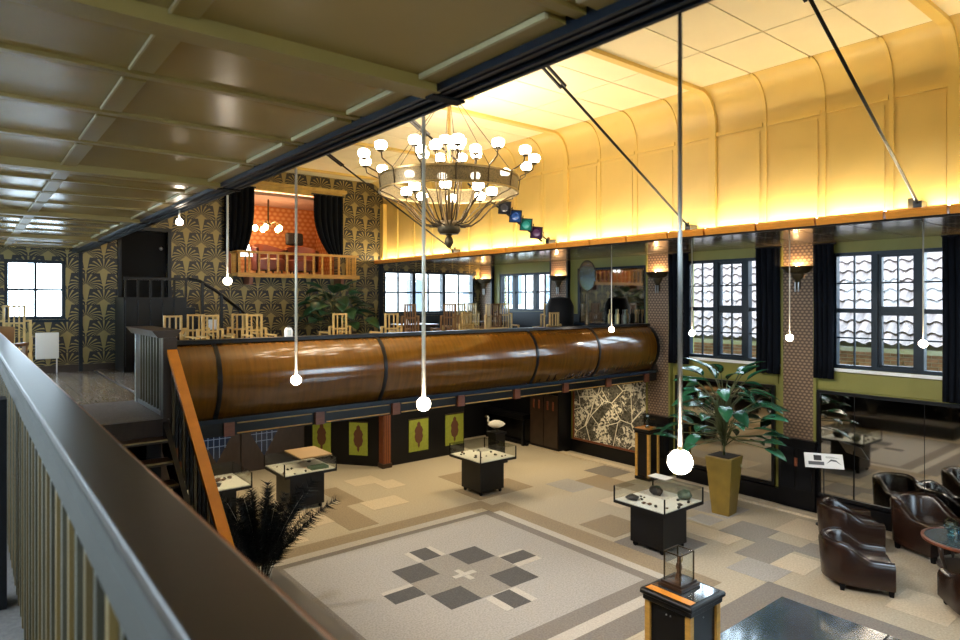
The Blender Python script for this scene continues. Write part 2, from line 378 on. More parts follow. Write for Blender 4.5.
def make_window(n, axis, t, a0, a1, z0, z1, secs, rows, label, cols=2, din=-1, upper_sash=None):
    """window of casement sections, each with muntins and separate panes; t is the wall's inner face, din points into the room"""
    e = struct('window_%d' % n, label, ((t, a0, z0) if axis == 'X' else (a0, t, z0)))
    Wd, H = a1-a0, z1-z0
    def B(nm, p, q, d0, d1, r, s_, m):
        lo, hi = sorted((d0*-din, d1*-din))
        if axis == 'X': return bp(nm, e, lo, hi, p, q, r, s_, m)
        return bp(nm, e, p, q, lo, hi, r, s_, m)
    f = .055
    B('frame', 0, Wd, .02, .14, 0, f, FRAME); B('frame', 0, Wd, .02, .14, H-f, H, FRAME)
    B('frame', 0, f, .02, .14, f, H-f, FRAME); B('frame', Wd-f, Wd, .02, .14, f, H-f, FRAME)
    B('window_sill', -.05, Wd+.05, -.06, .04, -.05, -.005, PAPER if n <= 4 else FRAME)
    edges = [Wd*k for k in secs]
    for k in edges[1:-1]: B('mullion', k-.045, k+.045, .01, .14, f, H-f, FRAME)
    for i, (p, q) in enumerate(zip(edges[:-1], edges[1:])):
        p += .05; q -= .05
        for r in range(1, rows):
            z = f+(H-2*f)*r/rows; th = .035 if (rows == 4 and r == 2) else (.012 if rows == 4 else .019)
            B('muntin', p, q, .05, .09, z-th, z+th, FRAME)
        for cc in range(1, cols):
            x = p+(q-p)*cc/cols; mw = .011 if rows == 4 else .02; B('muntin', x-mw, x+mw, .052, .088, f, H-f, FRAME)
        if upper_sash and i in upper_sash:
            for (r0, r1) in ((f, H/2-.03), (H/2+.03, H-f)):
                B('sash', p, p+.045, .03, .11, r0, r1, FRAME); B('sash', q-.045, q, .03, .11, r0, r1, FRAME)
                B('sash', p, q, .03, .11, r0, r0+.04, FRAME); B('sash', p, q, .03, .11, r1-.04, r1, FRAME)
        for r in range(rows):
            for cc in range(cols):
                B('pane', p+(q-p)*cc/cols, p+(q-p)*(cc+1)/cols, .068, .074, f+(H-2*f)*r/rows, f+(H-2*f)*(r+1)/rows, GLASS)
    return e
for i, (a, b, z0, z1) in enumerate(WINS[:4]):
    lab = ['tall window on the window wall behind the viewer', 'tall window on the window wall beside the viewer',
           'dark framed window above the armchairs looking onto a tiled roof', 'dark framed window above the tall potted plant'][i]
    make_window(i+1, 'X', XW, a, b, z0, z1, (0, 1/3, 2/3, 1), 4, lab, 2, -1, (1,))
make_window(5, 'X', XW, *WINS[4], (0, .32, .72, 1), 2, 'low dark framed window between two wall sconces on the far mezzanine')

# curtains of the window wall
def curtain(label, group, x, y0, y1, z0, z1, folds, axis='X', m=VELVET, wave=.035):
    mb = MB(); n = folds*8; A = []; nz = 6
    for j in range(nz+1):
        z = z0+(z1-z0)*j/nz
        for i in range(n+1):
            tt = i/n; a = y0+(y1-y0)*tt
            d = wave*math.sin(tt*folds*2*PI+.6*math.sin(j*.7))*(.55+.45*(1-j/nz))
            A.append((x+d, a, z) if axis == 'X' else (a, x+d, z))
    F_ = [(j*(n+1)+i, j*(n+1)+i+1, (j+1)*(n+1)+i+1, (j+1)*(n+1)+i) for j in range(nz) for i in range(n)]
    t = thing('curtain', label, 'curtain', (0,0,0), 0, group)
    o = part('cloth', mb.add(A, F_), m, t, True); md = o.modifiers.new('thick', 'SOLIDIFY'); md.thickness = .02
    if axis == 'X': part('curtain_rod', MB().tube([(x, y0-.03, z1+.01), (x, y1+.03, z1+.01)], .015), ROD, t)
    return t
CG = 'dark curtains beside the hall windows'
curtain('long black curtain between the plant window and the damask pillar with the sconce', CG, 10.86, 5.31, 5.72, 2.23, 4.40, 4)
curtain('long black curtain on the far side of the plant window', CG, 10.86, 7.08, 7.52, 2.26, 4.40, 4)
curtain('long black curtain between the damask pillar and the armchair window', CG, 10.86, 4.44, 4.74, 2.23, 4.40, 4)
curtain('long black curtain at the edge of the picture beside the armchair window', CG, 10.86, 2.64, 2.96, 2.05, 4.40, 4)

# pillars with damask paper, black base cabinets and sconces
wherep = ['behind the viewer', 'past the viewer', 'beyond the armchair window', 'between the armchair window and the plant window', 'at the end of the curved amber balustrade',
          'beside the big dark mirror on the far mezzanine', 'in the far corner by the end windows']
for i, yc in enumerate(PILS):
    t = struct('trim_%d' % (i+1), 'damask papered wall pillar ' + wherep[i], (0, yc, 0))
    zb = 0 if yc < 8 else ZM; ztop = ZS-.005
    bp('shaft', t, XW-.09, XW, -.27, .27, 1.16 if zb == 0 else zb, ztop, PILP)
    for s in (-1, 1): bp('edge_strip', t, XW-.10, XW, s*.27-.02, s*.27+.02, 1.16 if zb == 0 else zb, ztop, OLIVE if yc < 8 else INK)
    if zb == 0:
        bp('base_cabinet', t, XW-.16, XW, -.30, .30, .02, 1.16, BLACK); bp('cabinet_top', t, XW-.18, XW, -.32, .32, 1.14, 1.17, BLACK)
        for s in (-1, 1):
            bp('cabinet_panel', t, XW-.17, XW-.155, s*.14-.11, s*.14+.11, .35, 1.02, BLACKM)
        bp('panel_inlay', t, XW-.175, XW-.165, -.025, .025, .72, .86, REDW)
    # sconce
    sc = thing('wall_sconce', 'dark uplight sconce on the pillar ' + wherep[i], 'sconce', (XW-.10, yc, 4.0), 0, 'wall sconces on the pillars')
    mb = MB(); n = 12; prof = [(.03, -.22), (.05, -.16), (.08, -.14), (.11, -.06), (.19, -.04), (.275, .06), (.26, .07), (.05, .0)]
    vs = []
    for r, z in prof:
        for k in range(n+1):
            a = PI/2+PI*k/n; vs.append((r*.62*math.cos(a), r*math.sin(a), z))
    fs = [(j*(n+1)+k, j*(n+1)+k+1, (j+1)*(n+1)+k+1, (j+1)*(n+1)+k) for j in range(len(prof)-1) for k in range(n)]
    o = part('bowl', mb.add(vs, fs), BRONZE, sc, 2); md = o.modifiers.new('thick', 'SOLIDIFY'); md.thickness = .006
    part('bulb', MB().ball((-.06, 0, .045), .035, 10, 6), SCON, sc, True)
    bp('back_plate', sc, -.012, 0, -.05, .05, -.32, -.05, BRONZE)
    bp('drop_rod', sc, -.04, -.02, -.035, -.02, -.36, -.2, STEEL); bp('drop_rod', sc, -.04, -.02, .02, .035, -.36, -.2, STEEL)

# mirrors along the lower wall
def wall_mirror(label, y0, y1, z0, z1, group=None, fm=None, split=None, x=XW):
    fm = fm or BLACK
    t = thing('wall_mirror', label, 'mirror', (x-.02, y0, z0), 0, group)
    W_, H = y1-y0, z1-z0
    bp('mirror_glass', t, -.02, 0, .04, W_-.04, .04, H-.04, MIRROR)
    for a in ((0, W_, 0, .05), (0, W_, H-.05, H)): bp('frame', t, -.05, .01, a[0], a[1], a[2], a[3], fm)
    for a in ((0, .05), (W_-.05, W_)): bp('frame', t, -.05, .01, a[0], a[1], .05, H-.05, fm)
    for k in (split or []): bp('joint', t, -.024, -.018, W_*k-.004, W_*k+.004, .05, H-.05, BLACKM)
    return t
wall_mirror('wide wall mirror behind the armchairs reflecting a display case', 2.72, 4.74, .28, 2.02, None, None, (.25, .72))
wall_mirror('wall mirror behind the tall potted plant', 5.45, 7.44, .28, 2.02, None, None, (.5,))
wall_mirror('wall mirror below the window beside the viewer', .0, 2.03, .28, 2.02)
wall_mirror('wall mirror below the window behind the viewer', -2.7, -.7, .28, 2.02)

# ------------------------------------------------------------------ ledge, soffit and cove over the window wall
s = struct('ceiling_soffit', 'dark glossy panelled soffit below the amber ledge')
part('soffit_board', MB().box(XY, XW, YB, YE, ZS+.016, ZS+.06), SEAM, s)
HG = [2.33+2.71*k for k in range(-2, 5)]          # hanger positions along the hall
JO = []
for h in HG: JO += [h-.285, h+.285, h+.285+.713, h+.285+1.427]
JO = sorted(j for j in JO if YB < j < YE)
for p, q in zip(JO[:-1], JO[1:]):
    for a in range(4):
        xa = XL+.03+(XW-XL-.03)*a/4; xb = XL+.03+(XW-XL-.03)*(a+1)/4
        bp('soffit_panel', s, xa+.012, xb-.012, p+.012, q-.012, ZS, ZS+.014, SOFFIT)
lt = struct('trim_ledge', 'row of amber varnished wooden blocks edging the ledge')
for p, q in zip([YB]+JO, JO+[YE]):
    o = part('ledge_block', MB().sweep([(XL, 4.362), (XL+.06, 4.362), (XL+.10, 4.452), (XL+.02, 4.456), (XL-.025, 4.43)], p+.012, q-.012, 'Y'), LEDGEW, lt)
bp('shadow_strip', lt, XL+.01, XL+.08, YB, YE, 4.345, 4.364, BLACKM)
bp('ledge_shelf', lt, XL+.04, XY, YB, YE, 4.446, 4.450, YEL)

uw = struct('wall_cove', 'yellow panelled cove wall above the ledge lit from below')
ZR = 5.75; CR = .36; ZK = 5.80
prof = [(XY, 4.42), (XY, ZK)] + [(XY-CR*(1-math.cos(a)), ZK+(ZC-ZK)*math.sin(a)) for a in [PI/2*k/10 for k in range(1, 11)]]
def cove_strip(name, p, q, proud, m, upto=None, extra=0):
    inner = [(x-0, z) for x, z in prof]
    if extra: inner = inner+[(XY-CR-extra, ZC)]
    offs = []
    for i, (x, z) in enumerate(inner):
        x0, z0 = inner[max(i-1, 0)]; x1, z1 = inner[min(i+1, len(inner)-1)]
        tx, tz = x1-x0, z1-z0; l = math.hypot(tx, tz); offs.append((x-tz/l*proud, z+tx/l*proud))
    poly = inner+offs[::-1]
    n = len(inner); mb = MB()
    vs = [(x, p, z) for x, z in inner]+[(x, p, z) for x, z in offs]+[(x, q, z) for x, z in inner]+[(x, q, z) for x, z in offs]
    fs = []
    for i in range(n-1):
        fs += [(n+i, n+i+1, 3*n+i+1, 3*n+i), (i, i+1, n+i+1, n+i), (2*n+i, 2*n+i+1, 3*n+i+1, 3*n+i)]
    part(name, mb.add(vs, fs), m, uw, 2)
mb = MB(); n = len(prof)
vs = [(x, YB, z) for x, z in prof]+[(x, YE, z) for x, z in prof]
part('cove_plaster', mb.add(vs, [(i, i+1, n+i+1, n+i) for i in range(n-1)]), YEL, uw, 2)
ribs = []
for h in HG:
    ribs += [(h-.27, 1), (h+.30, 0), (h+1.01, 0), (h+1.72, 0)]
ribs = [r for r in ribs if YB < r[0] < YE-.1]
for y, big in ribs:
    if big: cove_strip('main_rib', y-.05, y+.05, .045, YELR)
    else: cove_strip('rib', y-.02, y+.02, .016, YELR)
for (y0, _), (y1, _) in zip(ribs[:-1], ribs[1:]):
    bp('panel_rail', uw, XY-.022, XY, y0+.03, y1-.03, ZR-.05, ZR, YELR)
    o = bp('wall_panel', uw, XY-.010, XY, y0+.07, y1-.07, 4.50, ZR-.10, YEL)
bp('end_pilaster', uw, XY-.10, XY, YE-.16, YE-.01, 4.42, ZK, YELR)
cs = thing('cove_light_strip', 'warm light strip hidden behind the amber ledge', 'light')
for p, q in zip(JO[:-1], JO[1:]): bp('light_tube', cs, XL+.13, XL+.16, p+.03, q-.03, 4.451, 4.468, STRIP)

# hall ceiling
ce = struct('ceiling', 'cream hall ceiling of flat panels with brown joints')
part('ceiling_slab', MB().box(1.5, XW+.25, YB, YE+.02, ZC+.012, ZC+.2), SEAM, ce)
XR = [1.66+.0, 2.18, 3.25, 4.32, 5.39, 6.46, XY-CR]
yr = [YB]+[r[0] for r in ribs]+[YE]
for (x0, x1) in zip(XR[:-1], XR[1:]):
    for (y0, y1) in zip(yr[:-1], yr[1:]):
        if y1-y0 > .1: bp('ceiling_panel', ce, x0+.008, x1-.008, y0+.008, y1-.008, ZC, ZC+.014, YELC)
for y, big in ribs:
    if big: bp('ceiling_rib', ce, 1.66, XY-CR+.02, y-.05, y+.05, ZC-.045, ZC+.002, YELR)
br = thing('ceiling_bracket', 'pale wooden ceiling bracket beside the chandelier suspension', 'bracket', (4.4, 5.3, ZC))
bp('arm', br, 0, .08, 0, 1.5, -.10, -.045, YELR); bp('arm', br, .08, .9, 1.42, 1.5, -.10, -.045, YELR); bp('foot_block', br, -.05, .35, -.02, .16, -.16, -.045, YELR)

# ------------------------------------------------------------------ end wall with palm wallpaper, loggia opening, windows, door
LO = (4.2, 6.72, 4.05, 5.92)
EWIN = [(-2.3, -.55, 3.16, 4.20), (-.40, .45, 3.16, 4.20), (.52, 1.40, 3.16, 4.20), (7.92, 10.72, 3.16, 4.22)]
DOOR = (2.28, 3.08, 3.55, 4.82)
w = struct('wall_end', 'end wall papered with gold and black palm fans')
mb = MB(); slab_with_holes(mb, 'Y', YE, YE+.25, XA, XW+.25, 0, ZC+.2, [LO, *EWIN, DOOR]); part('palm_paper', mb, PALM, w)
bp('skirting', w, XA, 2.2, YE-.02, YE, ZM, ZM+.12, BROWNW)
bp('corner_strip', w, 1.60, 1.66, YE-.03, YE, ZM, 4.36, INK)
bp('corner_strip', w, 7.76, 7.86, YE-.06, YE, ZM, 4.42, INK)
bp('wainscot', w, 7.86, XW, YE-.025, YE, ZM, 3.10, INK)
make_window(6, 'Y', YE, *EWIN[2], (0, 1), 2, 'blue framed end window above the white radiator', 2, -1)
make_window(18, 'Y', YE, *EWIN[0], (0, .5, 1), 2, 'added blue framed double end window beyond the picture edge', 2, -1)  # extra window added out of view for more glare on the mezzanine ceiling
make_window(7, 'Y', YE, *EWIN[1], (0, 1), 2, 'blue framed end window at the picture edge', 2, -1)
make_window(8, 'Y', YE, *EWIN[3], (0, .31, .64, 1), 2, 'wide blue framed window at the far corner behind the dining chairs', 2, -1)
d = struct('door_1', 'black door in the end wall at the head of the dark stair', (2.28, YE, 3.55))
bp('door_leaf', d, 0, .80, .10, .15, 0, 1.27, BLACKM)
for a in ((-.06, 0), (.80, .86)): bp('door_frame', d, a[0], a[1], -.04, .2, 0, 1.33, INK)
bp('door_frame', d, -.06, .86, -.04, .2, 1.27, 1.34, INK)
part('door_knob', MB().ball((.70, .08, .95), .035), STEEL, d, True)

# radiator
t = thing('radiator', 'white panel radiator under the end window', 'radiator', (.95, YE-.12, ZM+.25))
bp('panel', t, 0, .34, 0, .06, 0, .46, PAPER, .008)
for x in (.05, .29): bp('bracket', t, x-.015, x+.015, .06, .115, .1, .36, STEEL)
bp('inlet_pipe', t, .30, .32, .02, .04, -.25, 0, PAPER)

# loggia room behind the end wall
lg = struct('wall_loggia', 'small orange papered box room opening high in the end wall')
mb = MB(); mb.box(3.9, 7.1, 15.4, 15.5, 3.9, 6.2); part('back_paper', mb, ORP, lg)
ORP2 = small_paper('orange_scale_paper_side', (.52, .17, .04), (.70, .36, .14), 7, 'YZ')
part('side_paper', MB().box(3.9, 4.0, YE+.25, 15.4, 3.9, 6.2), ORP2, lg); part('side_paper', MB().box(7.0, 7.1, YE+.25, 15.4, 3.9, 6.2), ORP2, lg)
part('box_ceiling', MB().box(3.9, 7.1, YE+.25, 15.5, 5.78, 5.85), mat('pink_ceiling_paint', (.55, .36, .30), .7), lg)
part('box_floor', MB().box(3.9, 7.1, YE+.02, 15.5, 3.95, 4.05), BROWNW, lg)
bp('lintel', lg, 4.15, 6.78, YE-.06, YE+.05, 5.84, 5.95, mat('gilded_lintel', (.48, .34, .10), .4, noise=(8, .2)))
bp('lintel_cap', lg, 4.05, 6.88, YE-.10, YE+.02, 5.95, 6.02, mat('gilded_lintel', (.48, .34, .10)))
# loggia balcony
t = thing('loggia_balcony', 'golden oak balcony with square balusters below the box room', 'balcony', (0, 0, 0))
bp('balcony_floor', t, 4.30, 6.98, YE-.40, YE, 4.0, 4.06, GOLDW)
bp('fascia_strip', t, 4.28, 7.02, YE-.44, YE-.40, 3.97, 4.05, GOLDW)
bp('top_rail', t, 4.28, 7.0, YE-.43, YE-.35, 4.46, 4.51, GOLDW)
for k in range(14):
    x = 4.33+k*.2; bp('baluster', t, x-.02, x+.02, YE-.41, YE-.37, 4.06, 4.46, GOLDW)
for x in (4.30, 6.96):
    for y in (YE-.22, YE-.06): bp('baluster', t, x-.02, x+.02, y-.02, y+.02, 4.06, 4.46, GOLDW)
    bp('top_rail', t, x-.03, x+.03, YE-.35, YE, 4.46, 4.51, GOLDW)
bp('bracket', t, 4.55, 4.62, YE-.35, YE, 3.82, 4.0, REDW); bp('bracket', t, 6.6, 6.67, YE-.35, YE, 3.82, 4.0, REDW)
# loggia curtains, gathered
def swag(label, x0, x1, side):
    mb = MB(); n = 32; nz = 14; A = []
    for j in range(nz+1):
        f = j/nz; z = 5.86-(5.86-4.50)*f
        # hem tapers towards the outer side as it drops
        pull = .0 if f < .25 else ((f-.25)/.75)**2.2
        for i in range(n+1):
            tt = i/n
            a0, a1 = x0, x1
            if side > 0: a0 = x0+(x1-x0)*.55*pull
            else: a1 = x1-(x1-x0)*.30*pull
            A.append((a0+(a1-a0)*tt, YE-.10+.03*math.sin(tt*5*2*PI), z))
    o = thing('curtain', label, 'curtain', (0,0,0), 0, 'curtains of the box room')
    c = part('cloth', mb.add(A, [(j*(n+1)+i, j*(n+1)+i+1, (j+1)*(n+1)+i+1, (j+1)*(n+1)+i) for j in range(nz) for i in range(n)]), VELVET, o, True)
    md = c.modifiers.new('thick', 'SOLIDIFY'); md.thickness = .02
    part('curtain_rod', MB().tube([(x0-.05, YE-.10, 5.87), (x1+.05, YE-.10, 5.87)], .015), ROD, o)
swag('dark gathered curtain on the plain side of the box room near the hanging rod', 4.12, 4.72, -1)
swag('dark gathered curtain on the far side of the box room beside silver palm paper', 6.06, 6.76, 1)
def tub(label, loc, rz, sc=1.0):
    t = thing('tub_chair', label, 'chair', loc, rz, 'red tub chairs in the box room'); mb = MB(); n = 18; vs = []
    for k in range(n+1):
        a = -PI*.05+PI*1.1*k/n
        h = .62 + .12*math.sin(max(0, min(PI, a)))
        for r, z in ((.40, .12), (.42, h), (.34, h+.02), (.32, .3)): vs.append((r*math.cos(a)*sc, r*math.sin(a)*sc, z*sc))
    fs = [(k*4+j, k*4+(j+1) % 4, (k+1)*4+(j+1) % 4, (k+1)*4+j) for k in range(n) for j in range(4)]
    part('shell', mb.add(vs, fs), mat('red_brown_leather', (.20, .045, .02), .45), t, 2)
    part('seat', MB().lathe([(.001, .12), (.34*sc, .12), (.35*sc, .36*sc), (.3*sc, .40*sc), (.001, .40*sc)], 18), mat('red_brown_leather', (.20, .045, .02)), t, 2)
    for a in (.6, 2.5, 3.8, 5.6): part('leg', MB().tube([(.28*math.cos(a), .28*math.sin(a), 0), (.26*math.cos(a), .26*math.sin(a), .14)], .02), BROWNW, t)
tub('red tub chair in the box room nearer the little white lamp', (5.32, 14.15, 4.05), .3, .95)
tub('red tub chair in the box room with a dark cushion on its back', (6.12, 14.25, 4.05), -.2, .95)
cu = tag(part('cushion', MB().box(-.22, .22, -.06, .06, 0, .3), CURIO, None, loc=(6.12, 14.66, 4.80), rot=(-.1, 0, .05), bevel=.05), 'dark cushion perched on the back of a red tub chair', 'cushion')
t = thing('table_lamp', 'small glowing white cone lamp beside the gathered curtain in the box room', 'lamp', (4.72, 13.95, 4.05))
part('base', MB().lathe([(.001, 0), (.08, 0), (.07, .03), (.02, .05), (.02, .42), (.001, .42)], 12), BRONZE, t, 2)
part('lamp_shade', MB().lathe([(.15, .40), (.02, .82), (.001, .82)], 16, cap=False), mat('white_shade_lit', (.9, .9, .9), .6, emit=((.85, .93, 1), 3.0)), t, True)
t = thing('chandelier', 'small bronze chandelier with three warm bulbs in the orange box room', 'chandelier', (5.35, 14.3, 5.78))
part('stem', MB().tube([(0, 0, 0), (0, 0, -.62)], .018), BRONZE, t)
part('hub', MB().ball((0, 0, -.58), .06), BRONZE, t, True)
for k in range(5):
    a = 2*PI*k/5+.4
    part('arm', MB().tube([(0, 0, -.58), (.16*math.cos(a), .16*math.sin(a), -.50), (.28*math.cos(a), .28*math.sin(a), -.58)], .012, 6), BRASS, t)
    part('bulb', MB().ball((.28*math.cos(a), .28*math.sin(a), -.66), .055, 12, 8, 1.25), WARM, t, True)
t = thing('striped_drape', 'striped red brown drape at the back of the box room', 'curtain', (4.75, 15.3, 4.05))
for k in range(5): bp('stripe_fold', t, -.3+k*.11, -.2+k*.11, -.03-(k % 2)*.03, .0-(k % 2)*.03, 0, 1.25, REDW if k % 2 else BLACKM)

# dark stair in front of the black door
t = thing('dark_stair', 'black panelled stair block with sloping handrail below the black door', 'stairs', (0, 0, 0))
bp('landing', t, 2.18, 3.22, 12.72, YE, ZM, 3.55, BLACK)
for k in range(5): bp('panel_batten', t, 2.2+k*.2, 2.215+k*.2, 12.70, 12.72, ZM+.1, 3.5, INK)
bp('landing_rail', t, 2.18, 3.26, 12.70, 12.76, 3.86, 3.91, BLACK)
for k in range(6): bp('post', t, 2.19+k*.2, 2.225+k*.2, 12.71, 12.75, 3.55, 3.87, BLACK)
for k in range(6):
    x = 3.22+k*.17; z = 3.55-(k+1)*.19
    bp('step', t, x, x+.17, 12.80, YE, ZM, z, BLACK)
hr = [(3.22, 3.90), (3.45, 3.86), (3.75, 3.68), (4.3, 3.22)]
part('sloping_handrail', MB().tube([(x, 12.74, z) for x, z in hr], .032, 8), BLACK, t, True)
for x, z in ((3.5, 3.84), (3.85, 3.6), (4.2, 3.3)): bp('post', t, x-.025, x+.025, 12.71, 12.76, ZM, z, BLACK)

# ------------------------------------------------------------------ other enclosing walls
w = struct('wall_left', 'wall with daylight windows beside the viewer')
LW = [(-1.0, .9, 2.7, 4.3), (1.6, 4.2, 2.7, 4.3), (4.8, 7.4, 2.7, 4.3), (8.0, 10.6, 2.7, 4.3), (11.1, 13.2, 2.7, 4.3)]
mb = MB(); slab_with_holes(mb, 'X', XA-.25, XA, YB, YE+.25, 0, 4.7, LW); part('plaster', mb, OLIVE, w)
for i, h in enumerate(LW):
    make_window(9+i, 'X', XA, *h, (0, .5, 1), 2, ['mezzanine side window beside the viewer', 'first mezzanine side window ahead of the viewer', 'second mezzanine side window ahead of the viewer', 'third mezzanine side window ahead of the viewer', 'last mezzanine side window near the end wall'][i], 2, 1)
w = struct('wall_back', 'olive wall with tall windows behind the viewer')
BW = [(8.2, 10.2, 1.0, 4.0), (-2.2, 1.2, 2.6, 4.2)]  # invented openings, added to let in daylight from behind
mb = MB(); slab_with_holes(mb, 'Y', YB-.25, YB, XA-.25, XW+.25, 0, ZC+.2, BW); part('plaster', mb, OLIVE, w)
for i, h in enumerate(BW):
    make_window(14+i, 'Y', YB, *h, (0, .5, 1), 4, ['added daylight window behind the viewer next to the window wall', 'added mezzanine daylight window behind the viewer'][i], 2, 1)
w = struct('wall_upper_left', 'cream wall above the mezzanine beam')
part('plaster', MB().box(1.5, 1.66, YB, YE, 4.5, ZC+.1), YEL, w)

# ------------------------------------------------------------------ mezzanine ceiling
me_ = struct('ceiling_mezzanine', 'olive gloss panelled ceiling with beams over the mezzanine')
ZP = 4.40
part('ceiling_board', MB().box(XA, 1.56, YB, YE, ZP+.012, ZP+.14), OLIVEB, me_)
BE = [2.2+2.84*k for k in range(-2, 4)]
XS = [XA, -1.55, -.50, .535, 1.50]
bats = []
for b in BE: bats += [(b, 1), (b+.62, 0), (b+1.28, 0), (b+2.0, 0)]
bats = [q for q in bats if YB < q[0] < YE]
ys = [YB]+[q[0] for q in bats]+[YE]
for x0, x1 in zip(XS[:-1], XS[1:]):
    for y0, y1 in zip(ys[:-1], ys[1:]):
        bp('ceiling_panel', me_, x0+.02, x1-.02, y0+.015, y1-.015, ZP, ZP+.014, OLIVEC)
for y, big in bats:
    if big: bp('beam', me_, XA, 1.52, y-.055, y+.055, ZP-.05, ZP+.012, OLIVEB)
    else: bp('batten', me_, XA, 1.50, y-.022, y+.022, ZP-.016, ZP+.012, OLIVEB)
for x in XS[1:-1]:
    for (y0, b0), (y1, b1) in zip(bats[:-1], bats[1:]):
        bp('cross_slat', me_, x-.04, x+.04, y0+.065, y1-.065, ZP-.014, ZP+.012, OLIVEB)
        bp('slat_edge', me_, x-.048, x-.04, y0+.065, y1-.065, ZP-.018, ZP-.006, CREAM)
for (y0, b0), (y1, b1) in zip(bats[:-1], bats[1:]):
    bp('edge_slat', me_, 1.42, 1.50, y0+.065, y1-.065, ZP-.018, ZP+.012, OLIVEB)
    bp('edge_bead', me_, 1.405, 1.42, y0+.065, y1-.065, ZP-.022, ZP-.002, CREAM)
bm_ = struct('beam', 'long dark steel beam edging the mezzanine ceiling')
part('web', MB().box(1.50, 1.66, YB, YE, 4.37, 4.75), INK, bm_)
for x in (1.50, 1.535, 1.60, 1.64): bp('flange_rail', bm_, x, x+.018, YB, YE, 4.352, 4.37, INK)
for y, big in bats:
    if big: bp('bolt_plate', bm_, 1.50, 1.665, y-.03, y+.03, 4.342, 4.352, BLACKM)

# ------------------------------------------------------------------ mezzanine floor, landing, stair
fm = struct('floor_mezzanine', 'grey brown plank floor of the mezzanine with a carpeted landing')
part('slab', MB().box(XA, 1.74, 9.1, YE, 1.96, ZM-.02), BROWNW, fm)
part('slab', MB().box(XA, .36, YB, 9.1, 1.96, ZM-.02), BROWNW, fm)
part('slab', MB().box(.36, 1.74, 7.54, 9.1, 1.96, ZM-.02), BROWNW, fm)
part('slab', MB().box(1.74, XW, 7.84, YE, 2.05, ZM-.02), BROWNW, fm)
for i in range(22):
    x0 = XA+i*.2; y = 9.1-random.random()*1.2
    while y < YE:
        y1 = min(y+1.6, YE); 
        if y1 > 9.12: bp('plank', fm, x0+.003, min(x0+.197, 1.86), max(y, 9.1)+.003, y1-.003, ZM-.02, ZM, PLANK)
        y = y1
part('plank_field', MB().box(1.86, XW, 7.88, YE, ZM-.02, ZM-.001), PLANK, fm)
part('landing_carpet', MB().box(.36, 1.72, 7.54, 9.1, ZM-.02, ZM+.006), LAND, fm)
part('landing_carpet', MB().box(XA, .36, YB, 9.1, ZM-.02, ZM+.006), LAND, fm)
st = thing('staircase', 'dark open staircase descending from the landing to the hall floor', 'stairs', (0, 0, 0))
NR = 12; R_, G_ = ZM/NR, .225
for i in range(1, NR):
    z = ZM-i*R_; y1 = 7.54-(i-1)*G_
    bp('tread', st, .40, 1.66, y1-G_-.02, y1, z-.035, z, BROWNW)
    bp('nosing', st, .40, 1.66, y1-G_-.028, y1-G_-.012, z-.012, z+.004, BRASS)
    if i in (3, 4, 5): bp('riser_plaque', st, .95, 1.10, y1-.03, y1-.01, z+.01, z+.11, GOLDW)
def board(x0, x1):
    return MB().add([(x, y, z) for x in (x0, x1) for y, z in ((7.54, ZM-.02), (7.54, ZM-.36), (7.54-NR*G_, -.0), (7.54-NR*G_, .22))],
                    [(0,1,2,3), (4,7,6,5), (0,4,5,1), (1,5,6,2), (2,6,7,3), (3,7,4,0)])
part('string_board', board(.355, .40), BLACK, st); part('string_board', board(1.66, 1.71), BLACK, st)
bp('landing_riser', st, .36, 1.71, 7.52, 7.54, ZM-.22, ZM-.002, BROWNW)

# stair railing with the orange handrail
t = thing('stair_railing', 'orange varnished stair handrail on dark balusters', 'railing', (0, 0, 0))
p0, p1 = (1.75, 7.58, 3.03), (1.75, 4.9, .82)
dy, dz = p1[1]-p0[1], p1[2]-p0[2]; L_ = math.hypot(dy, dz); ny, nz = -dz/L_, dy/L_
part('handrail', MB().add([(x, p[1]+o_*ny, p[2]+o_*nz) for p in (p0, p1) for x, o_ in ((1.70, 0), (1.80, 0), (1.80, .05), (1.70, .05))],
     [(0,1,2,3), (4,7,6,5), (0,4,5,1), (1,5,6,2), (2,6,7,3), (3,7,4,0)]), ORW, t)
for k in range(18):
    y = 7.45-k*.14; zt = p0[2]+(y-p0[1])*dz/dy; zb = max(ZM+(y-7.54)*R_/G_, 0.0)
    bp('baluster', t, 1.735, 1.765, y-.02, y+.02, round(zb-.1 if zb > .1 else 0, 3), round(zt-.03, 3), BLACK if k % 3 else BRONZE)
bp('newel_post', t, 1.715, 1.83, 4.86, 4.98, 0, .86, BLACK)
# short railing on the landing
t = thing('landing_railing', 'short railing with flared dark cap and striped balusters on the landing', 'railing', (0, 0, 0))
part('cap', MB().add([(x, y, z) for y in (7.55, 8.98) for x, z in ((1.62, 3.09), (1.80, 3.09), (1.86, 3.17), (1.56, 3.17))], [(0,1,2,3), (4,7,6,5), (0,4,5,1), (1,5,6,2), (2,6,7,3), (3,7,4,0)]), RAILW, t)
for k in range(9):
    y = 7.66+k*.145; bp('baluster', t, 1.69, 1.735, y-.025, y+.025, ZM, 3.09, SILW)
bp('end_post', t, 1.66, 1.76, 8.90, 8.98, ZM, 3.09, mat('pale_blue_post', (.30, .32, .33), .25))
bp('newel_post', t, 1.66, 1.80, 7.50, 7.62, ZM, 3.09, BROWNW); bp('foot_rail', t, 1.68, 1.745, 7.6, 8.95, ZM+.005, ZM+.05, STEEL)

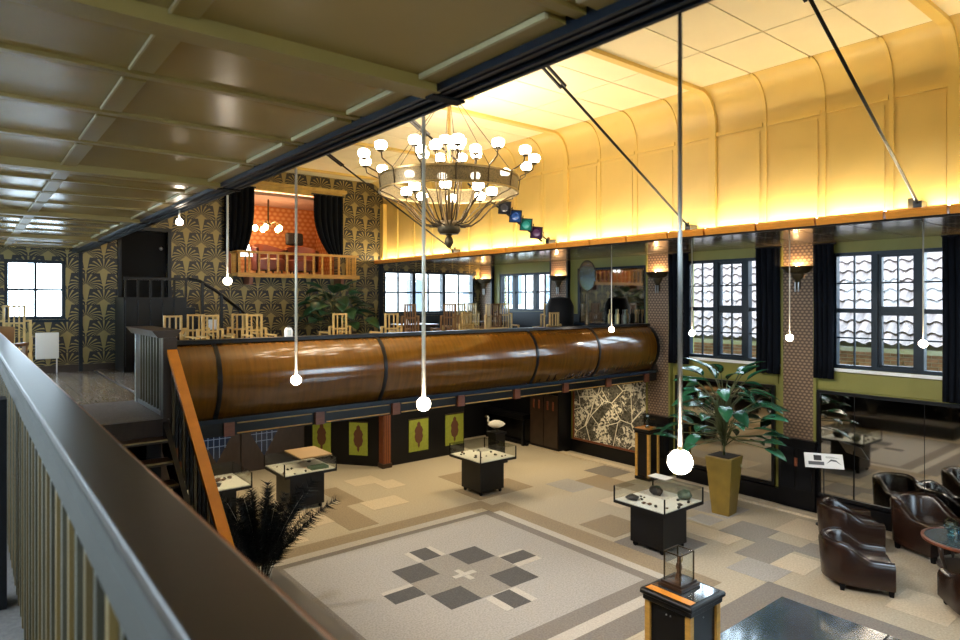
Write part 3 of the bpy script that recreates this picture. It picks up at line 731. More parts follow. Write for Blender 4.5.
# foreground railing
t = thing('mezzanine_railing', 'wide dark brown handrail on striped balusters running beside the viewer', 'railing', (0, 0, 0))
part('handrail', MB().sweep([(.168, 3.115), (.176, 3.156), (.29, 3.156), (.295, 3.135), (.285, 3.10), (.175, 3.10)], -.6, 9.0, 'Y'), RAILW, t, bevel=.004)
part('rail_edge_moulding', MB().sweep([(.160, 3.07), (.160, 3.128), (.172, 3.14), (.18, 3.10), (.18, 3.07)], -.6, 9.0, 'Y'), mat('grey_edge_paint', (.05, .046, .038), .6, noise=(4, .1), spec=.2), t)
bp('copper_bead', t, .289, .2965, -.6, 9.0, 3.134, 3.150, mat('copper_edge', (.55, .22, .10), .3, metal=.7))
for k in range(78):
    y = -.3+k*.12; bp('baluster', t, .172, .196, y-.015, y+.015, ZM+.006, 3.10, SILW if k % 2 else OGOLD)
    if k % 2: bp('gold_stripe', t, .180, .19, y+.03, y+.05, ZM+.006, 3.08, GOLDW)
bp('panel_backing', t, .225, .245, -.6, 9.0, ZM+.006, 3.10, INK)
bp('end_post', t, .16, .30, 9.0, 9.14, ZM, 3.2, BROWNW); bp('section_post', t, .035, .135, 3.28, 3.40, ZM+.006, 3.09, BLACKM)

# ------------------------------------------------------------------ curved balustrade of the far mezzanine
t = thing('curved_balustrade', 'long bulging amber lacquered balustrade with black ribs and rail', 'balustrade', (0, 0, 0))
BP = [(7.93, 3.0), (7.80, 2.94), (7.70, 2.84), (7.64, 2.72), (7.615, 2.58), (7.63, 2.44), (7.68, 2.30), (7.74, 2.20), (7.80, 2.12)]
def bsurf(x0, x1, off, mb):
    n = len(BP); pts = []
    for i, (a, z) in enumerate(BP):
        a0, z0 = BP[max(i-1, 0)]; a1, z1 = BP[min(i+1, n-1)]; l = math.hypot(a1-a0, z1-z0)
        pts.append((a+(z1-z0)/l*off, z-(a1-a0)/l*off))
    inn = [(a+.05, z) for a, z in BP]
    return mb.sweep(pts+inn[::-1], x0, x1, 'X')
XB = [1.86, 2.29, 4.48, 7.35, 8.9, 10.62]
for a, b in zip(XB[:-1], XB[1:]): part('panel', bsurf(a+.02, b-.02, 0, MB()), BALU, t, 2)
for a in XB[1:-1]: part('rib', bsurf(a-.025, a+.025, .012, MB()), BLACK, t, 2)
part('end_cap', bsurf(10.62, 10.68, .01, MB()), BLACK, t, 2); part('end_cap', bsurf(1.80, 1.86, .01, MB()), BLACK, t, 2)
bp('top_rail', t, 1.80, 10.70, 7.86, 8.02, 2.985, 3.03, BLACK); bp('foot_strip', t, 1.80, 10.70, 7.66, 7.86, 2.07, 2.12, mat('blue_black_gloss', (.012, .02, .035), .15))
bp('fascia', t, 1.80, 10.75, 7.74, 7.84, 1.90, 2.07, BLACK)
xs = [10.4-1.14*k for k in range(8)]
for x in xs: bp('fascia_block', t, x-.06, x+.06, 7.70, 7.74, 1.90, 2.06, REDW)
for x in xs[1:]:
    for z in (1.915, 2.035): bp('fascia_bead', t, x+.10, x+1.04, 7.725, 7.74, z, z+.012, GOLDW)
# ------------------------------------------------------------------ walls below the far mezzanine
w = struct('wall_lower', 'black panelled wall under the far mezzanine')
part('panel_wall', MB().box(6.85, 8.95, 11.70, 11.9, 0, 2.0), BLACK, w)
part('recess_wall', MB().box(8.95, XW, 12.85, 13.0, 0, 2.0), BLACKM, w)
cx, cy = 6.85-.85*1.35, 11.7+1.1*1.35
part('canted_wall', MB().prism([(6.85, 11.70), (6.99, 11.85), (cx+.14, cy+.15), (cx, cy)], 0, 2.0), BLACK, w)
part('door_wall', MB().box(1.7, cx+.1, cy-.02, cy+.15, 0, 2.0), BROWNW, w)
bp('corner_post', w, 6.76, 6.94, 11.60, 11.78, 0, 1.98, REDW)
for x in (6.80, 6.85, 6.90): bp('post_flute', w, x-.012, x+.012, 11.585, 11.60, .1, 1.9, mat('reddish_edge', (.28, .09, .03), .4))
bp('post_foot', w, 6.74, 6.96, 11.58, 11.80, 0, .09, BROWNW)
w2 = struct('wall_stair_side', 'dark wall below the mezzanine beside the stair')
part('panel', MB().box(.2, .35, YB, 9.0, 0, 1.96), BLACKM, w2)
w3 = struct('wall_under_landing', 'dark wall below the landing'); part('panel', MB().box(1.6, 1.75, 8.0, 13.2, 0, 1.96), BLACKM, w3)
def banner(label, x, y, rz, wd=.5, z0=.22, ht=.70):
    t = thing('wall_hanging', label, 'wall hanging', (x, y, z0), rz, 'green wall hangings with brown emblems')
    bp('cloth', t, -wd/2, wd/2, -.02, -.002, 0, ht, GREENP)
    pts = [(0, .06), (.03, .12), (.025, .17), (.09, .22), (.12, .32), (.10, .40), (.12, .46), (.08, .54), (.05, .56), (.045, .62), (.0, .66)]
    pts = pts+[(-a, b) for a, b in pts[::-1][1:-1]]
    n = len(pts)
    mb = MB().add([(a*.9, -.024, b*ht/.72) for a, b in pts]+[(a*.9, -.018, b*ht/.72) for a, b in pts], [tuple(range(n))]+[(i, (i+1) % n, n+(i+1) % n, n+i) for i in range(n)])
    part('emblem', mb, EMBL, t)
    bp('top_rod', t, -wd/2-.01, wd/2+.01, -.028, -.004, ht-.012, ht+.012, BRONZE)
banner('green hanging with brown emblem just beside the red corner post on the straight wall', 7.69, 11.70, 0)
banner('green hanging with brown emblem behind the case of pale finds and the white bird', 8.66, 11.70, 0)
ca = math.atan2(1.1, -.85)
for tt, lab in ((.42, 'green hanging with brown emblem on the canted wall next to the red post'), (1.03, 'green hanging with brown emblem on the canted wall farthest from the red post')):
    banner(lab, 6.85-.85*tt-.004, 11.7+1.1*tt-.004, ca-PI, .42)
banner('narrow green hanging beside the leaded doors, seen past the orange handrail', 3.22, cy-.02, 0, .16, .2, .8)
d = struct('door_2', 'pair of dark doors with blue leaded lights under the mezzanine', (3.4, cy-.02, 0))
LEAD = mat('blue_lead_line', (.18, .28, .50), .4, emit=None); BLUEG = mat('dark_blue_glass', (.015, .03, .08), .12)
for k, x in enumerate((0, .95)):
    bp('door_leaf', d, x+.01, x+.93, -.05, 0, 0, 1.95, BROWNW)
    px_ = [(x+.20, .75), (x+.47, .28), (x+.74, .75), (x+.74, 1.3), (x+.20, 1.3)]
    part('leaded_pane', MB().add([(a, -.056, b) for a, b in px_]+[(a, -.05, b) for a, b in px_], [(0,1,2,3,4)]+[(i,(i+1)%5,5+(i+1)%5,5+i) for i in range(5)]), BLUEG, d)
    for i in range(1, 5):
        xx = x+.20+.108*i; lo = .28+abs(xx-(x+.47))/.27*.47
        bp('lead_bar', d, xx-.006, xx+.006, -.064, -.056, lo, 1.3, LEAD)
    for z in (.6, .75, .9, 1.05, 1.2):
        hw = .27 if z >= .75 else .27*(z-.28)/.47
        bp('lead_bar', d, x+.47-hw, x+.47+hw, -.064, -.056, z-.006, z+.006, LEAD)
    part('door_knob', MB().ball((x+(.86 if k == 0 else .08), -.09, .95), .03), BRASS, d, True)

# aerial photograph and cabinets on the window wall under the mezzanine
def aerial():
    m = mat('aerial_photo_print', (.3, .3, .28), .35); t = NT(m); b = t.N['Principled BSDF']
    tc = t.N.new('ShaderNodeTexCoord')
    v1 = t.N.new('ShaderNodeTexVoronoi'); v1.inputs['Scale'].default_value = 2.1; v1.feature = 'DISTANCE_TO_EDGE'
    v2 = t.N.new('ShaderNodeTexVoronoi'); v2.inputs['Scale'].default_value = 24; v2.distance = 'CHEBYCHEV'
    v3 = t.N.new('ShaderNodeTexVoronoi'); v3.inputs['Scale'].default_value = 9; v3.feature = 'DISTANCE_TO_EDGE'
    nz = t.N.new('ShaderNodeTexNoise'); nz.inputs['Scale'].default_value = 2.6; nz.inputs['Detail'].default_value = 6
    for q in (v1, v2, v3, nz): t.L.new(tc.outputs['Object'], q.inputs[0])
    road = t.m('LESS_THAN', v1.outputs['Distance'], .018)
    lane = t.m('MULTIPLY', t.m('LESS_THAN', v3.outputs['Distance'], .03), t.m('GREATER_THAN', nz.outputs[0], .46))
    sp = t.N.new('ShaderNodeSeparateXYZ'); t.L.new(v2.outputs['Color'], sp.inputs[0])
    town = t.m('MULTIPLY', t.m('GREATER_THAN', nz.outputs[0], .52), t.m('GREATER_THAN', sp.outputs[0], .48))
    val = t.m('ADD', t.m('MAXIMUM', t.m('MULTIPLY', road, .6), t.m('MAXIMUM', t.m('MULTIPLY', lane, .35), t.m('MULTIPLY', town, .55))), t.m('MULTIPLY', sp.outputs[1], .10))
    cb = t.N.new('ShaderNodeCombineColor')
    t.L.new(t.m('ADD', val, .015), cb.inputs[0]); t.L.new(t.m('ADD', t.m('MULTIPLY', val, .95), .015), cb.inputs[1]); t.L.new(t.m('ADD', t.m('MULTIPLY', val, .78), .013), cb.inputs[2])
    t.L.new(cb.outputs[0], b.inputs['Base Color']); return m
t = thing('aerial_photograph', 'large black and white aerial town photograph under the balustrade', 'picture', (XW-.03, 8.10, .30))
bp('print', t, -.03, 0, .03, 2.03, .03, 1.55, aerial())
for a in ((0, 2.06, 0, .04), (0, 2.06, 1.54, 1.58)): bp('frame', t, -.045, .01, a[0], a[1], a[2], a[3], REDW)
for a in ((0, .035), (2.025, 2.06)): bp('frame', t, -.045, .01, a[0], a[1], .04, 1.54, REDW)
bp('wainscot', bpy.data.objects['wall_right'], XW-.03, XW, 8.1, 12.8, 0, .28, BLACK)
t = thing('cabinet', 'tall dark cabinet with red inlays between aerial photograph and corner', 'cabinet', (XW-.49, 10.25, 0))
bp('body', t, .04, .45, 0, .95, .05, 1.92, BLACK); bp('plinth', t, .06, .45, .02, .93, 0, .05, BLACKM)
for y in (.03, .49):
    dd = bp('door', t, .02, .04, y, y+.43, .10, 1.30, BROWNW)
    for q in (.10, .28): bp('inlay', t, .012, .02, y+q, y+q+.05, .95, 1.15, REDW)
    bp('upper_panel', t, .02, .04, y, y+.43, 1.38, 1.86, BLACKM)
part('oval_plaque', MB().lathe([(.001, 0), (.08, 0), (.085, .02), (.001, .025)], 16), PAPER, t, 2, (.02, .48, 1.62), (0, -PI/2, 0))
t = thing('upright_piano', 'black upright piano in the dark corner under the mezzanine', 'piano', (XW-.62, 11.25, 0))
bp('body', t, .25, .6, 0, 1.5, .05, 1.22, BLACK, .01); bp('key_shelf', t, 0, .25, .02, 1.48, .62, .74, BLACK, .01); bp('top_lid', t, .22, .6, -.02, 1.52, 1.22, 1.26, BLACK)
bp('leg', t, .03, .10, .05, .12, 0, .62, BLACK); bp('leg', t, .03, .10, 1.38, 1.45, 0, .62, BLACK); bp('foot_board', t, .10, .6, 0, 1.5, 0, .06, BLACKM)
for k in range(7):
    x = XW-.3; y = 11.35+k*.19
    tag(part('drinking_glass', MB().lathe([(.001, 0), (.03, 0), (.006, .02), (.006, .09), (.035, .12), (.03, .19)], 10, cap=False), VGLASS, None, True, (x+.08*(k % 2), y, 1.26)), 'clear stemmed glass standing in the row on the black piano', 'glass', 'glasses on the piano')

# big dark mirror and oval mirror on the far mezzanine
wall_mirror('big dark framed mirror on the far mezzanine reflecting the golden balcony', 8.12, 10.02, ZM+.5, 4.22, None, INK)
t = thing('bar_counter', 'dark bar counter below the big far mirror', 'counter', (10.29, 8.3, ZM))
bp('body', t, .1, .6, 0, 1.7, 0, .74, BLACK); bp('counter_top', t, .05, .62, -.03, 1.73, .74, .79, mat('blue_black_gloss', (.012, .02, .035)))
for k in range(6):
    tag(part('bottle', MB().lathe([(.001, 0), (.035, 0), (.035, .17), (.012, .22), (.012, .29), (.001, .29)], 10), [CURIO3, CURIO, BRASS][k % 3], None, 2, (10.62+.05*(k % 2), 8.42+k*.09, ZM+.79)), 'small bottle in the row on the dark bar counter', 'bottle', 'bottles on the bar counter')
t = thing('standing_mirror', 'oval blue tinted mirror on a turned stand by the bar', 'mirror', (10.0, 8.9, ZM))
part('stand', MB().lathe([(.001, 0), (.16, 0), (.15, .03), (.04, .06), (.025, .3), (.05, .4), (.025, .5), (.05, .85), (.02, 1.0), (.02, 1.42), (.001, 1.42)], 14), BRONZE, t, 2)
ov = MB(); n = 24
for x in (-.02, .02): ov.v += [(x, .16*math.cos(2*PI*k/n), 1.78+.30*math.sin(2*PI*k/n)) for k in range(n)]
ov.f = [tuple(range(n)), tuple(range(n, 2*n))]+[(i, (i+1) % n, n+(i+1) % n, n+i) for i in range(n)]
part('oval_glass', ov, mat('blue_mirror', (.55, .72, .85), .08, metal=1), t, rot=(0, 0, .75))
part('oval_frame', MB().tube([(0, .17*math.cos(2*PI*k/n), 1.78+.31*math.sin(2*PI*k/n)) for k in range(n+1)], .018, 6), BRONZE, t, True, rot=(0, 0, .75))
t = thing('bar_armchair', 'black rounded high chair silhouette beside the oval mirror', 'chair', (10.0, 9.68, ZM), -.5)
part('shell', MB().lathe([(.001, .45), (.25, .45), (.30, .7), (.30, 1.15), (.22, 1.32), (.001, 1.36)], 16), BLACKM, t, 2)
for a in range(4): part('leg', MB().tube([(.2*math.cos(a*PI/2+.8), .2*math.sin(a*PI/2+.8), 0), (.15*math.cos(a*PI/2+.8), .15*math.sin(a*PI/2+.8), .47)], .02), BLACKM, t)


# ------------------------------------------------------------------ hangers, light truss, chandelier, pendants
HL = ['black tie rod reaching the ledge at the picture edge', 'black tie rod between the long pendant and the plant window', 'black tie rod carrying the coloured spotlights', 'black tie rod passing the wallpaper behind the chandelier']
for h, lab in zip(HG[2:6], HL):
    t = thing('tie_rod', lab, 'tie rod', (0, h, 0), 0, 'tie rods between ceiling and ledge')
    a, b = Vector((4.62, 0, ZC-.02)), Vector((XL+.08, 0, 4.50)); dv = (b-a).normalized()
    c0 = Vector((4.96, 0, 6.06)); k = (c0-a).dot(dv); c0 = a+dv*k
    part('rod', MB().tube([c0+dv*.3, b], .016, 8), ROD, t, True); part('upper_rod', MB().tube([a, c0], .03, 8), ROD, t, True)
    for s_ in (-1, 1): part('clevis_fork', MB().tube([c0+Vector((0, s_*.035, 0))-dv*.1, c0+Vector((0, s_*.035, 0))+dv*.34], .02, 6), ROD, t)
    bp('ceiling_plate', t, 4.5, 4.74, -.10, .10, ZC-.06, ZC-.0, ROD)
    bp('ledge_bracket', t, XL+.05, XL+.22, -.04, .04, 4.452, 4.53, ROD); bp('ledge_bracket', t, XL+.16, XL+.18, .06, .12, 4.452, 4.58, BRONZE)
h = HG[4]
t = thing('light_truss', 'black lattice lighting bar hung along a tie rod beside the chandelier', 'lighting bar', (0, h, 0))
ta, tb = Vector((5.95, -.06, 5.27)), Vector((7.52, -.06, 4.48))
part('chord', MB().tube([ta, tb], .014, 6), ROD, t); part('chord', MB().tube([ta+Vector((.03, 0, .10)), tb+Vector((.03, 0, .10))], .012, 6), ROD, t)
for k in range(14):
    p = ta.lerp(tb, (k+.2)/14); part('lattice_bar', MB().tube([p, p+Vector((.07, 0, .06))], .007, 5), STEEL, t)
GELS = [('dark unlit', (.02, .02, .025)), ('blue', (.02, .06, .22)), ('turquoise', (.015, .17, .15)), ('violet', (.05, .02, .06))]
for k, (nm, gc) in enumerate(GELS):
    p = ta.lerp(tb, .50+k*.145)+Vector((0, -.02, .12))
    q = thing('spotlight', nm+' filtered spotlight clamped on the lattice lighting bar', 'spotlight', p+Vector((0, h, 0)), 0, 'spotlights on the lighting bar')
    q.rotation_euler = (.25, .1, -.9)
    part('housing', MB().lathe([(.001, -.02), (.05, -.02), (.075, .05), (.085, .20), (.08, .20), (.001, .14)], 14), ROD, q, 2, rot=(PI/2, 0, 0))
    bp('filter_frame', q, -.10, .10, -.235, -.205, -.10, .10, ROD)
    part('lens', MB().lathe([(.001, .243), (.05, .243), (.06, .25), (.062, .238), (.001, .236)], 16), mat('gel_lens_'+nm.split()[0], tuple(v*2.2 for v in gc), .1, coat=.6), q, 2, rot=(PI/2, 0, 0))
    bp('gel', q, -.085, .085, -.242, -.235, -.085, .085, mat('gel_'+nm.split()[0], gc, .15, coat=.5))
    part('yoke', MB().tube([(-.095, -.08, 0), (-.095, -.05, -.10), (.095, -.05, -.10), (.095, -.08, 0)], .009, 6), ROD, q)

t = thing('chandelier', 'large brass ring chandelier with many white globes on curved arms', 'chandelier', (4.92, 6.76, 0))
def arc(r0, r1, z0, z1, n=40):
    mb = MB(); mb.lathe([(r0, z0), (r1, z0), (r1, z1), (r0, z1), (r0, z0)], n, cap=False); return mb
BMESH = mat('brass_gauze', (.17, .135, .07), .5, metal=.5, noise=(60, .5)); BMESH.node_tree.nodes['Principled BSDF'].inputs['Alpha'].default_value = .78
part('gauze_band', arc(.895, .90, 4.90, 5.08), BMESH, t, 2)
part('lower_ring', arc(.885, .915, 4.885, 4.905), BRASS, t, 2); part('upper_ring', arc(.885, .915, 5.075, 5.095), BRASS, t, 2)
part('hub_drum', MB().lathe([(.001, 4.36), (.12, 4.36), (.15, 4.40), (.15, 4.50), (.13, 4.53), (.001, 4.53)], 24), BRONZE, t, 2)
part('finial', MB().lathe([(.001, 4.17), (.03, 4.19), (.06, 4.25), (.05, 4.30), (.03, 4.33), (.05, 4.36), (.001, 4.36)], 16), BRONZE, t, 2)
part('stem', MB().tube([(0, 0, 4.5), (0, 0, 6.24)], .022, 8), BRASS, t, True)
for k in range(6):
    a = 2*PI*k/6; part('suspension_rod', MB().tube([(.88*math.cos(a), .88*math.sin(a), 5.09), (.04*math.cos(a), .04*math.sin(a), 6.2)], .005, 5), BRONZE, t)
part('ceiling_rose', MB().lathe([(.001, 6.16), (.10, 6.18), (.12, 6.24), (.001, 6.245)], 16), BRASS, t, 2)
gl = MB(); gl.lathe([(.025, -.045), (.06, -.037), (.075, 0), (.069, .04), (.04, .057), (.001, .06)], 14, cap=False); glob = gl.mesh('globe', True); glob.materials.append(BULB)
cupm = MB().lathe([(.001, -.02), (.03, -.02), (.05, .0), (.001, .004)], 10).mesh('lamp_cup', 2); cupm.materials.append(BRONZE)
def arm_to(a, pts, r=.009):
    part('arm', MB().tube([(R*math.cos(a), R*math.sin(a), z) for R, z in pts], r, 6), BRONZE, t, True)
    R, z = pts[-1]; p = (R*math.cos(a), R*math.sin(a), z)
    link('lamp_cup', cupm, None, t, p); link('globe', glob, None, t, (p[0], p[1], p[2]+.05))
for k in range(14):
    a = 2*PI*(k+.3)/14
    arm_to(a, [(.12, 4.46), (.30, 4.47), (.42, 4.55), (.58, 4.72), (.78, 4.83), (.90, 4.87), (.915, 5.0), (.93, 5.10), (1.02, 5.14), (1.09, 5.18), (1.11, 5.27)])
for k in range(8):
    a = 2*PI*(k+.6)/8; arm_to(a, [(.11, 4.50), (.2, 4.56), (.30, 4.75), (.36, 4.95), (.38, 5.38)])
for k in range(8):
    a = 2*PI*(k+.1)/8; arm_to(a, [(.11, 4.48), (.25, 4.52), (.42, 4.68), (.55, 4.78), (.56, 4.86)])
for k in range(4):
    a = 2*PI*(k+.4)/4; arm_to(a, [(.09, 4.52), (.12, 4.8), (.15, 5.2), (.16, 5.5)])

def pendant(label, x, y, ztop, z, r, rodm=RODW, rr=.009):
    t = thing('pendant_lamp', label, 'pendant lamp', (x, y, z), 0, 'globe pendants')
    part('rod', MB().tube([(0, 0, r*.9), (0, 0, ztop-z)], rr, 8), rodm, t, True)
    part('globe', MB().lathe([(.35*r, -.93*r)]+[(r*math.sin(q), -r*math.cos(q)) for q in [.4+.25*i for i in range(11)]]+[(.001, r)], 18, cap=True), BULBW, t, 2)
    part('collar', MB().lathe([(.001, r*.88), (.28*r, r*.88), (.22*r, r*1.25), (.001, r*1.25)], 10), BRASS, t, 2)
PN = [(681, 'big pale globe pendant hanging lowest, in front of the pedestal case', 1.0), (424, 'second globe pendant, hanging below the balustrade rail', 1), (297, 'third globe pendant, hanging before the balustrade panels', 1)]
pendant('nearest large globe pendant, hanging in front of the plant', 1.66, 1.112, 4.352, 3.5-162/640*1.905, .0355, STEEL, .0065)
pendant('globe pendant hanging just below the amber balustrade under the chandelier', 1.66, 2.48, 4.352, 3.5-104/640*2.975, .032)
pendant('globe pendant hanging in front of the amber balustrade panel', 1.66, 3.95, 4.352, 3.5-80/640*4.118, .032)
pendant('small globe pendant in front of the gathered curtain of the box room', 1.66, 5.33, 4.352, 3.5+19/640*5.193, .032)
pendant('short globe pendant close under the mezzanine ceiling by the black door', 1.58, 6.50, 4.352, 3.5+78/640*6.056, .032)
for y, lab in ((2.62, 'globe pendant hanging before the armchair window'), (4.20, 'globe pendant hanging before the damask pillar'), (5.72, 'globe pendant hanging before the plant window'), (7.32, 'globe pendant hanging over the end of the amber balustrade')):
    pendant(lab, 8.86, y, ZS, 2.98, .047, RODW, .008)

# ------------------------------------------------------------------ dining chairs on the mezzanine
def chair_proto(name, top, wood, tall):
    t = thing(name, '', 'chair'); W_, D_ = .46, .44; hs = .44
    for sx in (-1, 1):
        bp('leg', t, sx*(W_/2-.02)-.018, sx*(W_/2-.02)+.018, -D_/2, -D_/2+.036, 0, hs+.22, wood)
        bp('leg', t, sx*(W_/2-.02)-.018, sx*(W_/2-.02)+.018, D_/2-.036, D_/2, 0, top-.24, wood)
        bp('armrest', t, sx*(W_/2-.02)-.022, sx*(W_/2-.02)+.022, -D_/2, D_/2-.036, hs+.22, hs+.245, wood)
        bp('back_post', t, sx*.13-.016, sx*.13+.016, D_/2-.034, D_/2-.002, hs-.05, top, wood)
        bp('step_rail', t, min(sx*.13, sx*(W_/2-.02)), max(sx*.13, sx*(W_/2-.02)), D_/2-.03, D_/2-.006, top-.265, top-.235, wood)
        bp('step_rail', t, min(sx*.13, sx*(W_/2-.02)), max(sx*.13, sx*(W_/2-.02)), D_/2-.03, D_/2-.006, hs+.06, hs+.09, wood)
        bp('stretcher', t, sx*(W_/2-.02)-.01, sx*(W_/2-.02)+.01, -D_/2+.03, D_/2-.03, .14, .17, wood)
    for x in (-.05, .05) if not tall else (-.065, 0, .065): bp('back_slat', t, x-.011, x+.011, D_/2-.028, D_/2-.010, hs, top-.03, wood)
    for z in (top-.032, top-.30, hs+.05): bp('cross_rail', t, -.13, .13, D_/2-.032, D_/2-.004, z, z+.03, wood)
    bp('seat', t, -W_/2, W_/2, -D_/2, D_/2-.03, hs-.06, hs, wood); bp('seat_pad', t, -W_/2+.02, W_/2-.02, -D_/2+.02, D_/2-.05, hs, hs+.03, LEATHER, .01)
    return t
PR = {'low': (chair_proto('dining_chair', 1.03, CHAIRW, False), []), 'tall': (chair_proto('high_back_chair', 1.20, CHAIRW, True), []), 'dark': (chair_proto('high_back_chair', 1.20, CHAIRD, True), [])}
def at_px(px, Y):
    u = (px-480)/640; s_, c_ = math.sin(TH), math.cos(TH); return Y*(s_+u*c_)/(c_-u*s_)
CH = [('low', at_px(178, 11.0), 11.0, .15, 'pale lattice chair behind the balustrade next to the landing newel'),
      ('low', at_px(198, 11.68), 11.68, -.1, 'second pale lattice chair from the landing newel'),
      ('low', at_px(215, 11.1), 11.1, .1, 'third pale lattice chair from the landing newel, with a menu card'),
      ('low', at_px(243, 11.65), 11.65, -.05, 'pale lattice chair left of the small white lantern'),
      ('low', at_px(259, 11.05), 11.05, .05, 'pale lattice chair just beside the small white lantern'),
      ('low', at_px(335, 11.2), 11.2, PI, 'pale stepped chair back in front of the leafy plant'),
      ('low', at_px(386, 10.6), 10.6, PI, 'pale stepped chair back beside the silver palm paper'),
      ('dark', at_px(404, 11.2), 11.2, PI+.1, 'brown high back chair before the first pane of the corner window'),
      ('dark', at_px(445, 11.05), 11.05, PI-.1, 'brown high back chair before the middle of the corner window'),
      ('tall', at_px(455, 12.1), 12.1, PI, 'pale high back chair before the last panes of the corner window'),
      ('tall', at_px(467, 12.7), 12.7, PI, 'pale high back chair nearest the far corner pillar'),
      ('low', at_px(474, 10.3), 10.3, .2, 'pale lattice chair standing at the table by the corner window'),
      ('tall', at_px(497, 10.5), 10.5, .6, 'pale high back chair catching light before the low far window'),
      ('tall', at_px(507, 11.6), 11.6, -.3, 'pale high back chair at the frame of the low far window'),
      ('dark', at_px(488, 11.2), 11.2, PI, 'brown high back chair standing by the far corner sconce'),
      ('tall', at_px(546, 10.35), 10.35, -1.2, 'pale high back chair below the inner end of the low far window'),
      ('low', at_px(562, 8.95), 8.95, .1, 'pale low chair near the oval mirror'),
      ('tall', .62, 12.6, PI-.1, 'pale high back chair in front of the radiator and end window')]
for kd, x, y, rz, lab in CH: place(PR[kd][0], PR[kd][1], (x, y, ZM), rz, lab, 'dining chairs on the mezzanine')
# dark open armchair by the end window
t = thing('wooden_armchair', 'dark brown wooden armchair with curved crest near the end window', 'chair', (.30, 10.6, ZM), 2.6)
for sx in (-1, 1):
    for sy in (-1, 1): bp('leg', t, sx*.25-.025, sx*.25+.025, sy*.23-.025, sy*.23+.025, 0, .68 if sy < 0 else .80, CHAIRD)
    bp('armrest', t, sx*.25-.035, sx*.25+.035, -.27, .25, .66, .70, CHAIRD)
bp('seat', t, -.27, .27, -.25, .25, .38, .44, CHAIRD); bp('cushion', t, -.24, .24, -.23, .22, .44, .50, LEATHER, .02)
mb = MB(); n = 10; vs = []
for k in range(n+1):
    a = PI*(.08+.84*k/n)
    for r, z in ((.27, .70), (.31, .70), (.32, .92), (.28, .92)): vs.append((r*math.cos(a), .05+r*math.sin(a)*.8, z+.03*math.sin(a)))
part('crest', mb.add(vs, [(k*4+j, k*4+(j+1) % 4, (k+1)*4+(j+1) % 4, (k+1)*4+j) for k in range(n) for j in range(4)]), CHAIRD, t, 2)

def dining_table(label, x, y, w_, d_):
    t = thing('dining_table', label, 'table', (x, y, ZM), 0, 'tables on the far mezzanine')
    bp('tabletop', t, -w_/2, w_/2, -d_/2, d_/2, .71, .745, BROWNW, .005)
    for sx in (-1, 1):
        for sy in (-1, 1): bp('leg', t, sx*(w_/2-.05)-.025, sx*(w_/2-.05)+.025, sy*(d_/2-.05)-.025, sy*(d_/2-.05)+.025, 0, .71, BROWNW)
    bp('apron', t, -w_/2+.05, w_/2-.05, -d_/2+.04, -d_/2+.06, .62, .71, BROWNW)
dining_table('dark dining table between the chairs before the corner window', 7.8, 12.05, .9, .7)
dining_table('dark dining table behind the landing chairs', 3.35, 12.22, 1.5, .5)
dining_table('dark dining table by the low far window', 10.45, 12.6, .7, .7)
for i, (x, y, z, lab) in enumerate(((7.6, 12.0, ZM+.745, 'white folded napkin on the table before the corner window'), (7.95, 12.1, ZM+.745, 'second white napkin on the corner window table, toward the pillar'), (10.4, 12.5, ZM+.745, 'white folded napkin on the table by the low far window'))):
    tag(part('napkin', MB().lathe([(.05, 0), (.035, .06), (.012, .13), (.001, .15)], 6), PAPER, None, loc=(x, y, z)), lab, 'napkin', 'folded napkins')
t = thing('lantern', 'small white arched lantern standing on the balustrade rail', 'lantern', (at_px(288.5, 7.94), 7.94, 3.03))
part('body', MB().add([(x, y, z) for y in (-.03, .03) for x, z in ((-.045, 0), (.045, 0), (.045, .08), (.025, .115), (-.025, .115), (-.045, .08))], [(0,1,2,3,4,5), (11,10,9,8,7,6)]+[(i, (i+1) % 6, 6+(i+1) % 6, 6+i) for i in range(6)]), PAPER, t)
bp('opening', t, -.022, .022, -.034, -.029, .02, .085, mat('pale_glass', (.5, .55, .55), .2)); part('ring', MB().tube([(.015*math.cos(a), 0, .125+.015*math.sin(a)) for a in [k*PI/4 for k in range(9)]], .003, 5), STEEL, t)
tag(bp('menu_card', None, 2.77, 2.92, 10.85, 10.87, 2.98, 3.16, mat('blue_white_card', (.55, .62, .75), .5)), 'small blue and white card propped among the pale lattice chairs', 'card').rotation_euler = (-.1, 0, 0)
bpy.data.objects['menu_card'].location = (at_px(213, 12.1), 12.1, ZM+.745+.09)

